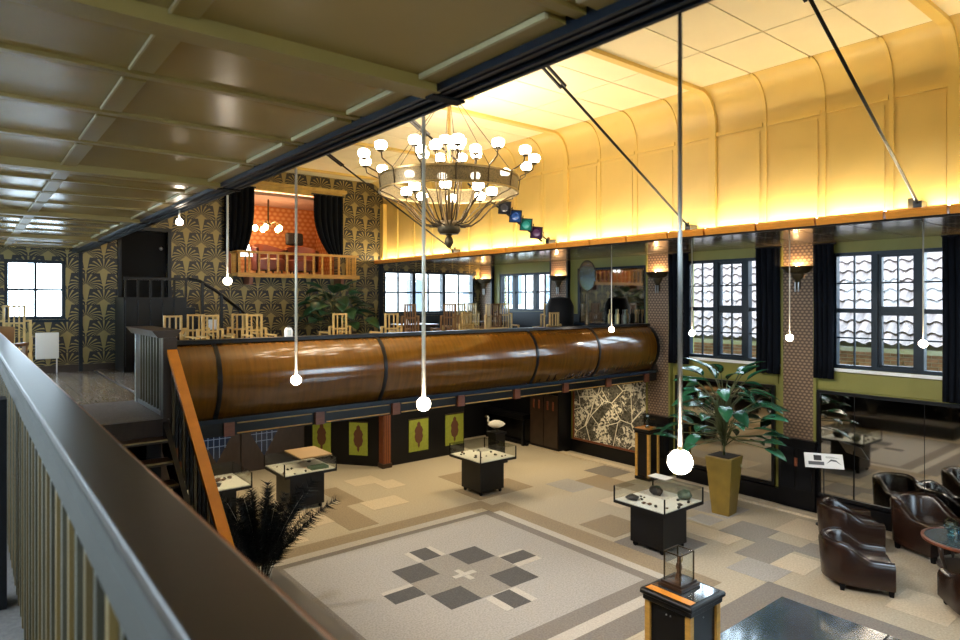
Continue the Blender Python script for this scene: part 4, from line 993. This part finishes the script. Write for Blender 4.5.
# leafy plants
def leaf_mesh(l, w_, bend, fold=.15):
    mb = MB(); n = 8; vs = []
    for i in range(n+1):
        f = i/n; wd = w_*math.sin(PI*(f**.8))**.8*.5 if 0 < i < n else .002
        x = l*f*math.cos(bend*f*.6); z = -l*bend*.5*f*f+.0
        for sgn in (-1, 0, 1): vs.append((x, sgn*wd, z+abs(sgn)*wd*fold*2))
    fs = []
    for i in range(n):
        fs += [(i*3, i*3+1, i*3+4, i*3+3), (i*3+1, i*3+2, i*3+5, i*3+4)]
    return mb.add(vs, fs).mesh('leaf', True)
def big_plant(t, n, zs, reach, lm, ll, lw, trunk, seed, stemr=.008):
    rnd = random.Random(seed); meshes = []
    for k in range(5):
        me = leaf_mesh(ll*rnd.uniform(.8, 1.15), lw*rnd.uniform(.85, 1.15), rnd.uniform(.2, .9)); me.materials.append(lm); meshes.append(me)
    for k in range(n):
        a = 2.4*k+rnd.uniform(-.3, .3); z = zs[0]+(zs[1]-zs[0])*(k/(n-1))**.9
        r = reach*(1-.55*(k/(n-1))**1.5)*rnd.uniform(.55, 1); zb = trunk+.25*rnd.random()
        tip = Vector((r*math.cos(a), r*math.sin(a), z))
        part('leaf_stem', MB().tube([(0.02*math.cos(a), .02*math.sin(a), zb), (r*.35*math.cos(a), r*.35*math.sin(a), zb+(z-zb)*.7), tip], stemr, 5), STEM, t, True)
        o = link('leaf', meshes[k % 5], None, t, tip, (rnd.uniform(-.35, .35), rnd.uniform(-.35, .25)-(.5 if k > n*.8 else 0), a+rnd.uniform(-.4, .4)))
        o.modifiers.new('t', 'SOLIDIFY').thickness = .004
t = thing('potted_plant', 'tall glossy leaved plant in a tapered olive gold pot by the mirror', 'plant', (9.72, 5.68, 0))
part('pot', MB().taper(0, 0, 0, .95, .29, .29, .45, .45), POT, t, bevel=.015, rot=(0, 0, .1)); bp('soil', t, -.19, .19, -.19, .19, .93, .955, SOIL)
part('emblem', MB().lathe([(.001, 0), (.03, 0), (.03, .006), (.001, .008)], 12), mat('pot_badge', (.35, .30, .18), .4), t, 2, (.13, -.222, .80), (PI/2-.09, 0, .1))
part('trunk', MB().tube([(0, 0, .9), (.02, .01, 1.2), (0, 0, 1.5)], .03, 8), STEM, t, True)
big_plant(t, 62, (1.12, 2.36), .76, LEAF, .47, .19, 1.1, 3)
t = thing('potted_plant', 'broad leaved plant under the golden balcony at the end wall', 'plant', (6.12, 12.45, ZM))
part('pot', MB().taper(0, 0, 0, .62, .5, .5, .62, .62), BROWNW, t, bevel=.01); bp('soil', t, -.29, .29, -.29, .29, .6, .63, SOIL)
big_plant(t, 40, (.75, 1.52), .66, LEAF2, .42, .30, .6, 11)

# ------------------------------------------------------------------ display cases
def case(label, cx, cy, sx, sy, bw, htray=.65, hg=.20, lid=True, rot=0):
    t = thing('display_case', label, 'display case', (cx, cy, 0), rot, 'glass topped display cases')
    bp('pedestal', t, -bw/2, bw/2, -bw/2, bw/2, .07, htray-.04, BLACK)
    for a in (-1, 1):
        for b in (-1, 1): part('castor', MB().tube([(a*(bw/2-.05)-.015, b*(bw/2-.05), .035), (a*(bw/2-.05)+.015, b*(bw/2-.05), .035)], .035, 10), BLACKM, t)
    bp('tray', t, -sx/2, sx/2, -sy/2, sy/2, htray-.04, htray, BLACK); bp('display_board', t, -sx/2+.02, sx/2-.02, -sy/2+.02, sy/2-.02, htray, htray+.01, WHITE)
    z0, z1 = htray, htray+hg
    for a in (-1, 1):
        bp('glass_side', t, a*(sx/2-.006)-.004, a*(sx/2-.006)+.004, -sy/2+.01, sy/2-.01, z0, z1, VGLASS)
        bp('glass_side', t, -sx/2+.01, sx/2-.01, a*(sy/2-.006)-.004, a*(sy/2-.006)+.004, z0, z1, VGLASS)
        for b in (-1, 1): bp('corner_clip', t, a*(sx/2-.008)-.008, a*(sx/2-.008)+.008, b*(sy/2-.008)-.008, b*(sy/2-.008)+.008, z0, z1, BLACKM)
    bp('glass_top', t, -sx/2, sx/2, -sy/2, sy/2, z1, z1+.006, VGLASS)
    return t
case('glass display case of pale finds in front of the green hangings', 7.40, 9.12, .84, .92, .55)
case('glass display case with dark stones near the gold pot and pendant', 7.68, 5.50, .92, .86, .55)
case('glass display case with a tan board beside the feather vase', 4.45, 10.42, .92, .90, .60)
case('glass display case partly hidden behind the orange handrail', 2.98, 10.30, .92, .90, .55)
tag(bp('tan_board', None, 4.35, 4.90, 10.15, 10.86, .857, .872, mat('tan_board_face', (.42, .27, .13), .6)), 'tan wooden board lying on the glass case by the feathers', 'board')
tag(bp('information_sheet', None, 8.0, 8.2, 5.6, 5.92, .857, .861, PAPER), 'white printed sheet lying on the far corner of the case of dark stones', 'sheet')
def rock(label, x, y, z, s_, m, seed, flat=.5, name='curio', grp=None, cat='curio'):
    rnd = random.Random(seed); mb = MB(); mb.ball((0, 0, 0), 1, 8, 5)
    ang = rnd.random()*6
    vs = []
    for v in mb.v:
        k = 1+rnd.uniform(-.2, .2); vs.append((v[0]*s_*k, v[1]*s_*.65*k, v[2]*s_*flat*k+s_*flat*.95))
    mb.v = vs
    o = part(name, mb, m, None, True, (x, y, z), (0, 0, ang)); tag(o, label, cat, grp)
for (cx, cy, lab, seed, n) in ((7.40, 9.12, 'small dark curio scattered in the case before the green hangings', 1, 16), (7.62, 5.42, 'tiny dark curio lying in the case of dark stones', 40, 13), (4.35, 10.3, 'small dark curio in the case beside the feather vase', 80, 9), (2.98, 10.3, 'small dark curio in the case behind the orange handrail', 120, 16)):
    rnd = random.Random(seed)
    for k in range(n):
        big = 1.7 if cx < 3 else 1
        rock(lab, cx+rnd.uniform(-.34, .34), cy+rnd.uniform(-.34, .34), .66, rnd.uniform(.018, .038)*big, [CURIO, CURIO2, CURIO][k % 3], seed+k, .5, 'curio', lab.replace('small ', '').replace('tiny ', ''))
rock('large black stone on the near side of the dark stones case', 7.38, 5.72, .66, .10, CURIO, 7, .45, 'dark_stone', None, 'stone')
rock('large black stone in the middle of the dark stones case', 7.85, 5.66, .66, .13, CURIO, 8, .5, 'dark_stone', None, 'stone')
rock('greenish grey stone in the far corner of the dark stones case', 7.98, 5.28, .66, .13, CURIO3, 9, .55, 'green_stone', None, 'stone')
tag(bp('green_book', None, 4.5, 4.8, 10.05, 10.25, .66, .70, mat('green_cover', (.05, .10, .06), .5)), 'dark green box inside the case beside the feather vase', 'box')

# white bird on a dark stand
t = thing('pedestal', 'plain dark pedestal under the white bird', 'pedestal', (8.95, 10.55, 0))
bp('column', t, -.13, .13, -.13, .13, .04, .62, BLACK); bp('foot', t, -.17, .17, -.17, .17, 0, .04, BLACK); bp('cap', t, -.16, .16, -.16, .16, .62, .66, BLACK)
t = thing('bird_figure', 'white bird figure with a thin upright neck on the dark pedestal', 'figurine', (8.95, 10.55, .66), -.6)
part('body', MB().lathe([(.001, -.19), (.05, -.15), (.09, -.05), (.085, .05), (.05, .14), (.001, .19)], 14), WHITE, t, True, (0, 0, .16), (0, PI/2, 0))
part('neck', MB().tube([(-.14, 0, .19), (-.19, 0, .24), (-.17, 0, .30), (-.20, 0, .335)], [.03, .018, .015, .02], 8), WHITE, t, True)
part('beak', MB().tube([(-.20, 0, .335), (-.27, 0, .315)], [.014, .002], 6), BRONZE, t)
for y in (-.02, .02): part('leg', MB().tube([(0, y, .09), (.01, y, 0)], .007, 6), BRONZE, t)

# pedestals
def pedestal(label, x, y, w_, h_, top):
    t = thing('pedestal', label, 'pedestal', (x, y, 0)); a = w_/2-.06
    bp('column', t, -a, a, -a, a, .06, h_-.10, BLACK)
    for sx in (-1, 1):
        for sy in (-1, 1): bp('corner_strip', t, sx*a-.025, sx*a+.025, sy*a-.025, sy*a+.025, .06, h_-.10, GOLDW)
    bp('foot', t, -a-.03, a+.03, -a-.03, a+.03, 0, .06, BLACK); bp('cornice', t, -a-.04, a+.04, -a-.04, a+.04, h_-.10, h_-.05, BLACK, .008)
    bp('top', t, -w_/2, w_/2, -w_/2, w_/2, h_-.05, h_-.006, BLACK, .01)
    if top == 'gold': bp('top_inlay', t, -w_/2+.03, w_/2-.03, -w_/2+.03, w_/2-.03, h_-.006, h_, LEDGEW)
    else:
        bp('glass_inset', t, -w_/2+.04, w_/2-.04, -w_/2+.04, w_/2-.04, h_-.006, h_-.001, mat('dark_glass_top', (.03, .035, .04), .06, coat=.5))
        bp('wood_inlay', t, -w_/2+.04, -w_/2+.12, -w_/2+.04, w_/2-.04, h_-.003, h_+.001, LEDGEW)
        for s_ in (-1, 1):
            part('stud', MB().ball((-a-.003, s_*.02, h_-.17), .008, 8, 4), STEEL, t, True)
        part('stud', MB().ball((.0, -a-.003, h_-.17), .008, 8, 4), STEEL, t, True)
    return t
pedestal('black pedestal with wood corner strips in the foreground carrying a glass box', 4.84, 3.22, .52, 1.0, 'glass')
pedestal('black pedestal with wood corners and golden top before the aerial photograph', 10.42, 7.72, .40, 1.0, 'gold')
t = thing('glass_box', 'small brass edged glass box with a dark stepped base on the pedestal', 'showcase', (4.88, 3.28, 1.0))
bp('base', t, -.14, .14, -.12, .12, .002, .03, BROWNW); bp('base_step', t, -.12, .12, -.10, .10, .03, .05, BROWNW)
for sx in (-1, 1):
    for sy in (-1, 1): bp('edge_bar', t, sx*.10-.005, sx*.10+.005, sy*.08-.005, sy*.08+.005, .05, .30, BRONZE)
    bp('edge_bar', t, sx*.10-.005, sx*.10+.005, -.08, .08, .295, .305, BRONZE); bp('edge_bar', t, -.10, .10, sx*.08-.005, sx*.08+.005, .295, .305, BRONZE)
    bp('pane', t, sx*.10-.0015, sx*.10+.0015, -.075, .075, .05, .295, VGLASS); bp('pane', t, -.095, .095, sx*.08-.0015, sx*.08+.0015, .05, .295, VGLASS)
bp('top_pane', t, -.10, .10, -.08, .08, .298, .302, VGLASS)
t = thing('figurine', 'small brown and gold figurine inside the brass edged glass box', 'figurine', (4.88, 3.28, 1.05))
part('body', MB().lathe([(.001, 0), (.035, 0), (.03, .03), (.018, .07), (.03, .11), (.022, .14), (.008, .155), (.016, .175), (.012, .195), (.001, .20)], 10), CURIO2, t, 2)
part('raised_arm', MB().tube([(.02, 0, .12), (.05, 0, .16), (.045, 0, .21)], .007, 6), BRASS, t)
t = thing('crystal_figure', 'clear crystal cross shaped figure on the golden top pedestal', 'figurine', (10.42, 7.72, 1.0))
CRY = glass('crystal', (.62, .80, .85), .16)
part('stem', MB().lathe([(.001, 0), (.05, 0), (.03, .03), (.035, .08), (.05, .20), (.03, .27), (.001, .28)], 10), CRY, t, 2)
part('crossbar', MB().tube([(-.11, .09, .17), (.11, -.09, .17)], .012, 6), CRY, t)

# feather vase on a low plinth
t = thing('plinth', 'low dark plinth beside the stair under the feather vase', 'plinth', (2.50, 6.4, 0))
bp('body', t, -.32, .32, -1.4, 1.0, 0, .32, BLACK); bp('top_board', t, -.34, .34, -1.42, 1.02, .32, .35, mat('grey_board_top', (.16, .15, .14), .5))
t = thing('feather_vase', 'clear glass vase full of dark peacock feathers', 'vase', (2.52, 6.93, .35))
part('vase', MB().lathe([(.001, 0), (.10, 0), (.11, .02), (.12, .2), (.15, .42), (.145, .42), (.11, .2), (.10, .03), (.001, .03)], 20), VGLASS, t, 2)
rnd = random.Random(5)
for k in range(58):
    a = rnd.uniform(0, 2*PI); lean = rnd.uniform(.05, .74)*(.6 if k % 5 == 0 else 1); H = rnd.uniform(.75, 1.12)*(1.12 if k % 9 == 0 else 1)
    pts = [Vector((.05*math.cos(a+2), .05*math.sin(a+2), .03))]
    for i in range(1, 9):
        f = i/8; rr = .06+lean*f**1.6; pts.append(Vector((rr*math.cos(a), rr*math.sin(a), .03+H*f*(1-.22*lean*f))))
    q = part('feather', MB().tube(pts, [.004-.0003*i for i in range(9)], 4), QUILL if k % 7 == 0 else FEATH, t)
    mb = MB()
    for i in range(110):
        f = .30+.70*i/109; j = min(int(f*8), 7); p = pts[j].lerp(pts[j+1], f*8-j); dv = (pts[j+1]-pts[j]).normalized()
        sd = dv.cross(Vector((rnd.uniform(-1, 1), rnd.uniform(-1, 1), rnd.uniform(-.3, .3)))).normalized()
        for s_ in (-1, 1):
            l = rnd.uniform(.07, .15)*(1-.3*f); e_ = p+sd*s_*l+dv*l*.8-Vector((0, 0, .02*f)); w2_ = dv*.0045
            mb.add([p-w2_, p+w2_, e_], [(0, 1, 2)])
    o = part('barbs', mb, FEATH, q)

# ------------------------------------------------------------------ club chairs, coffee table, sign
def club(label, loc, f, sc=1.0, zs=.80):
    t = thing('club_chair', label, 'armchair', loc, face_rz(*f), 'brown leather club chairs')
    # U path of the shell centre line, from one arm front round the back to the other
    hw, yf, yb = .30, -.34, .06
    path = [(-hw, yf+(yb-yf)*k/6) for k in range(7)]+[(-hw*math.cos(PI*k/14), yb+.27*math.sin(PI*k/14)) for k in range(1, 14)]+[(hw, yb-(yb-yf)*k/6) for k in range(7)]
    n = len(path); vs = []; th = .062
    for i, (x, y) in enumerate(path):
        x0, y0 = path[max(i-1, 0)]; x1, y1 = path[min(i+1, n-1)]; l = math.hypot(x1-x0, y1-y0); nx, ny = (y1-y0)/l, -(x1-x0)/l
        fr = min(1, max(0, (y+.12)/.28)); fr = fr*fr*(3-2*fr); top = (.50+.21*fr)*zs
        for o_, z in ((-th, .09), (-th*1.05, top-.06), (-th*.75, top-.015), (0, top), (th*.75, top-.015), (th*1.05, top-.06), (th, .09)):
            lean = .05*fr*(z/.7); ox = x-nx*o_; oy = y-ny*o_+lean
            vs.append((ox*sc, oy*sc, z*sc))
    m7 = 7; fs = [(i*m7+j, i*m7+(j+1) % m7, (i+1)*m7+(j+1) % m7, (i+1)*m7+j) for i in range(n-1) for j in range(m7)]
    fs += [tuple(range(m7)), tuple((n-1)*m7+j for j in range(m7))]
    part('shell', MB().add(vs, fs), LEATHER, t, 2)
    b = part('seat_base', MB().box(-.25*sc, .25*sc, -.33*sc, .16*sc, .09*sc, .30*sc*zs), LEATHER, t, bevel=.015)
    c = part('seat_cushion', MB().box(-.235*sc, .235*sc, -.36*sc, .18*sc, .30*sc*zs, .43*sc*zs), LEATHER, t, True, bevel=.04)
    for x in (-.28, .28):
        for y in (-.31, .20): part('foot', MB().taper(x*sc, y*sc, 0, .09*sc, .045, .045, .06, .06), BLACKM, t)
    piping = [Vector(vs[i*m7+3])+Vector((0, 0, .004)) for i in range(n)]
    part('piping', MB().tube(piping, .006, 5), LEATHER, t, True)
club('brown leather club chair nearest the dark dance floor, seen from its side', (8.60, 3.24, 0), (.48, -.88))
club('brown leather club chair behind the nearest one, closer to the plant', (9.95, 3.85, 0), (.60, -.80))
club('brown leather club chair facing the hall with its back to the mirror', (10.44, 3.02, 0), (-.42, -.90), 1.08, .92)
club('brown leather club chair cut off by the picture corner', (8.72, 1.96, 0), (.80, .60))
t = thing('coffee_table', 'round dark glass coffee table with brass rim and curved legs', 'table', (9.72, 2.42, 0))
part('glass_top', MB().lathe([(.001, .495), (.43, .495), (.43, .505), (.001, .505)], 36), mat('dark_glass_top', (.03, .035, .04)), t, 2)
part('rim', MB().lathe([(.425, .47), (.46, .475), (.465, .505), (.43, .512), (.425, .47)], 36, cap=False), REDW, t, 2)
for k in range(3):
    a = 2.75+2*PI*k/3; part('leg', MB().tube([((r)*math.cos(a), r*math.sin(a), z) for r, z in ((.42, .48), (.40, .36), (.33, .2), (.36, .06), (.40, .015))], [.028, .026, .022, .024, .015], 8), BROWNW, t, True)
part('lower_shelf', MB().lathe([(.001, .15), (.30, .15), (.30, .17), (.001, .17)], 24), BROWNW, t, 2)
t = thing('crystal_bowl', 'cut crystal ball vase on the round coffee table', 'vase', (9.76, 2.58, .513))
part('ball', MB().ball((0, 0, .13), .09, 12, 7), CRY, t); part('foot', MB().lathe([(.001, 0), (.055, 0), (.03, .03), (.04, .05), (.001, .06)], 12), CRY, t, 2)
for k, (dx, dy, lab) in enumerate(((.11, -.06, 'small crystal tumbler beside the ball vase'), (-.02, -.14, 'small crystal tumbler in front of the ball vase'), (.17, .05, 'small crystal tumbler behind the ball vase at the picture edge'))):
    tag(part('tumbler', MB().lathe([(.001, 0), (.03, 0), (.038, .08), (.034, .08), (.026, .01), (.001, .01)], 12), CRY, None, 2, (9.76+dx, 2.58+dy, .513)), lab, 'glass', 'crystal on the coffee table')
t = thing('sign_stand', 'white printed sign on a thin black stand before the mirror', 'sign', (10.40, 4.40, 0))
part('pole', MB().tube([(0, 0, .02), (0, 0, .98)], .009, 8), ROD, t); part('foot', MB().lathe([(.001, 0), (.12, 0), (.11, .015), (.001, .02)], 16), ROD, t, 2)
sg = empty('sign_board', (0, 0, 1.0)); sg.parent = t; sg.rotation_euler = (.95, 0, -1.0)
bp('board', sg, -.27, .27, -.12, .12, -.006, .006, PAPER)
PH = mat('printed_photo', (.03, .03, .035), .4); 
bp('photo', sg, -.14, -.03, .0, .085, .006, .0075, PH); bp('caption_bar', sg, -.22, .0, -.075, -.02, .006, .0075, mat('printed_text', (.10, .10, .11), .5))
part('diagram', MB().add([(.03, -.05, .007), (.10, .03, .007), (.17, .02, .007), (.24, -.06, .007), (.17, -.01, .007), (.10, .0, .007)], [(0,1,5), (1,2,4,5), (2,3,4)]), mat('printed_text', (.10, .10, .11)), sg)
for k in range(4): bp('text_line', sg, .03, .22-.03*k, .055+.008*k-.01, .058+.008*k-.01, .006, .0072, mat('printed_text', (.10, .10, .11)))

# ------------------------------------------------------------------ outside
gr = tag(bp('ground', None, -30, 40, -30, 50, -.6, -.25, mat('asphalt', (.12, .12, .12), .9)), 'grey street level outside the windows', 'ground', None, 'structure')
nb = thing('neighbour_house', 'brick house with a pantile roof seen through the hall windows', 'house', (0, 0, 0))
bp('wall', nb, 14.02, 18, 1.5, 12.5, -.25, 2.52, MORTAR); EA = 2.62
bp('gutter', nb, 13.78, 13.90, 1.5, 12.5, EA-.14, EA-.05, STEEL)
part('roof_deck', MB().add([(13.9, 1.5, EA-.08), (13.9, 12.5, EA-.08), (16.9, 12.5, EA+2.92), (16.9, 1.5, EA+2.92), (16.9, 1.5, EA+2.6), (16.9, 12.5, EA+2.6)], [(0,1,2,3), (3,2,5,4), (0,4,5,1), (0,3,4), (1,5,2)]), MORTAR, nb)
brick = MB().box(-.012, .012, -.105, .105, -.03, .03).mesh('brick'); brick.materials.append(BRICK)
for r in range(8):
    for k in range(34):
        y = 3.0+k*.225+(r % 2)*.11
        if y < 10.2: link('brick', brick, None, nb, (14.01, y, 2.44-r*.075))
mb = MB(); n = 8; vs = []
for i in range(2):
    for k in range(n+1):
        f = k/n; zz = .035*math.sin(f*2*PI)+.012; vs.append((i*.34, -.125+.25*f, zz+(.045 if i == 0 else 0)))
for i in range(2):
    for k in range(n+1):
        f = k/n; zz = .035*math.sin(f*2*PI)-.004; vs.append((i*.34, -.125+.25*f, zz+(.045 if i == 0 else 0)))
q = n+1; fs = [(k, k+1, q+k+1, q+k) for k in range(n)]+[(2*q+k, 2*q+k+1, 3*q+k+1, 3*q+k) for k in range(n)]+[(k, k+1, 2*q+k+1, 2*q+k) for k in range(n)]
tm = mb.add(vs, fs).mesh('roof_tile', 2); tm.materials.append(TILE)
for r in range(9):
    for k in range(32):
        s_ = r*.30; link('roof_tile', tm, None, nb, (13.84+s_*math.cos(PI/4), 2.6+k*.243, EA+s_*math.sin(PI/4)), (0, -PI/4, 0))
def block(label, x0, x1, y0, y1, h_, m, axis, wins):
    t = thing('town_building', label, 'building', (0, 0, 0)); bp('wall', t, x0, x1, y0, y1, -.25, h_, m)
    for (a, z) in wins:
        if axis == 'X': bp('window', t, x0-.03, x0, a, a+.8, z, z+1.3, mat('far_window_glass', (.12, .16, .2), .15)); bp('sill', t, x0-.07, x0, a-.05, a+.85, z-.08, z, PAPER)
        else: bp('window', t, a, a+.8, y0-.03, y0, z, z+1.3, mat('far_window_glass', (.12, .16, .2), .15)); bp('sill', t, a-.05, a+.85, y0-.07, y0, z-.08, z, PAPER)
    bp('cornice', t, x0-.1, x1+.1, y0-.1, y1+.1, h_-.2, h_, PAPER)
block('pale rendered building seen through the low far window', 18, 22, 19.0, 24, 9, RENDERW, 'X', [(19.6, 3.3), (21.2, 3.3), (22.8, 3.3), (19.6, 5.6), (21.2, 5.6)])
block('pink rendered building seen through the low far window', 18, 22, 15.2, 18.9, 9, PINKW, 'X', [(15.6, 3.2), (17.4, 3.2), (15.6, 5.5)])
block('pale rendered building seen through the wide corner window', 11.2, 16, 21.5, 25, 4.6, RENDERW, 'Y', [(11.8, 3.0), (13.6, 3.0)])

# ------------------------------------------------------------------ lamps added out of view to brighten the hall floor
def lamp(parent, kind, energy, col, loc, size=.06, spot=None, aim=None):
    ld = bpy.data.lights.new('bulb', kind); ld.energy = energy; ld.color = col
    ld.shadow_soft_size = size
    if spot: ld.spot_size = spot; ld.spot_blend = .8
    o = bpy.data.objects.new('bulb', ld); C.objects.link(o); o.parent = parent; o.location = loc
    if aim is not None: o.rotation_euler = Vector(aim).to_track_quat('-Z', 'Y').to_euler()
    return o
for k, (x, y) in enumerate([(2.6, 9.6), (4.3, 9.4), (6.0, 9.4), (7.7, 9.6), (9.4, 9.4), (3.6, 11.6), (5.2, 11.4), (7.8, 10.9), (9.4, 11.6), (10.3, 8.9)]):
    t = thing('downlight', 'small recessed downlight under the far mezzanine', 'downlight', (x, y, 1.98), 0, 'downlights under the far mezzanine')
    part('rim', MB().lathe([(.05, 0), (.07, 0), (.07, .06), (.05, .06), (.05, 0)], 16, cap=False), BRASS, t, 2)
    lamp(t, 'SPOT', 30, (1, .78, .46), (0, 0, .0), .05, math.radians(150), (0, 0, -1))  # added warm light for the carpet below the mezzanine, fitting never in view
for k, y in enumerate((-.5, 2.0, 4.5, 7.0, 9.5)):
    t = thing('track_spotlight', ['first', 'second', 'third', 'fourth', 'fifth'][k]+' black spotlight on the wall above the beam', 'spotlight', (1.74, y, 5.7), 0, 'wall spotlights above the beam')
    part('housing', MB().lathe([(.001, 0), (.05, 0), (.07, -.16), (.06, -.16), (.001, -.02)], 14), ROD, t, 2, (.10, 0, .02), (0, -.6, 0)); bp('arm', t, -.08, .1, -.015, .015, 0, .03, ROD)
    lamp(t, 'SPOT', 250, (1, .95, .88), (.24, 0, -.2), .15, math.radians(86), (1.0, 0, -1))  # added light for the hall floor, hidden from the camera by the beam

# ------------------------------------------------------------------ pieces of parts hang under their part
PAIRS = [('seat_pad', 'seat'), ('piping', 'shell'), ('display_board', 'tray'), ('emblem', 'cloth'), ('top_rod', 'cloth'), ('gel', 'filter_frame'), ('lens', 'filter_frame'),
         ('top_inlay', 'top'), ('glass_inset', 'top'), ('wood_inlay', 'top'), ('collar', 'globe'), ('base_step', 'base'), ('post_flute', 'corner_post'), ('copper_bead', 'handrail'), ('rail_edge_moulding', 'handrail')]
for o in [q for q in bpy.data.objects if q.parent is None and q.type == 'EMPTY']:
    kids = {}
    for c in o.children: kids.setdefault(c.name.split('.')[0], []).append(c)
    for cn, pn in PAIRS:
        if cn in kids and len(kids.get(pn, [])) == 1:
            p = kids[pn][0]
            if any(abs(v) > 1e-6 for v in p.rotation_euler): continue
            for c in kids[cn]: c.parent = p; c.location = c.location-p.location
    if 'lamp_cup' in kids:
        for c, g in zip(kids['lamp_cup'], kids['globe']): g.parent = c; g.location = g.location-c.location
    if 'leaf_stem' in kids:
        for c, g in zip(kids['leaf_stem'], kids['leaf']): g.parent = c
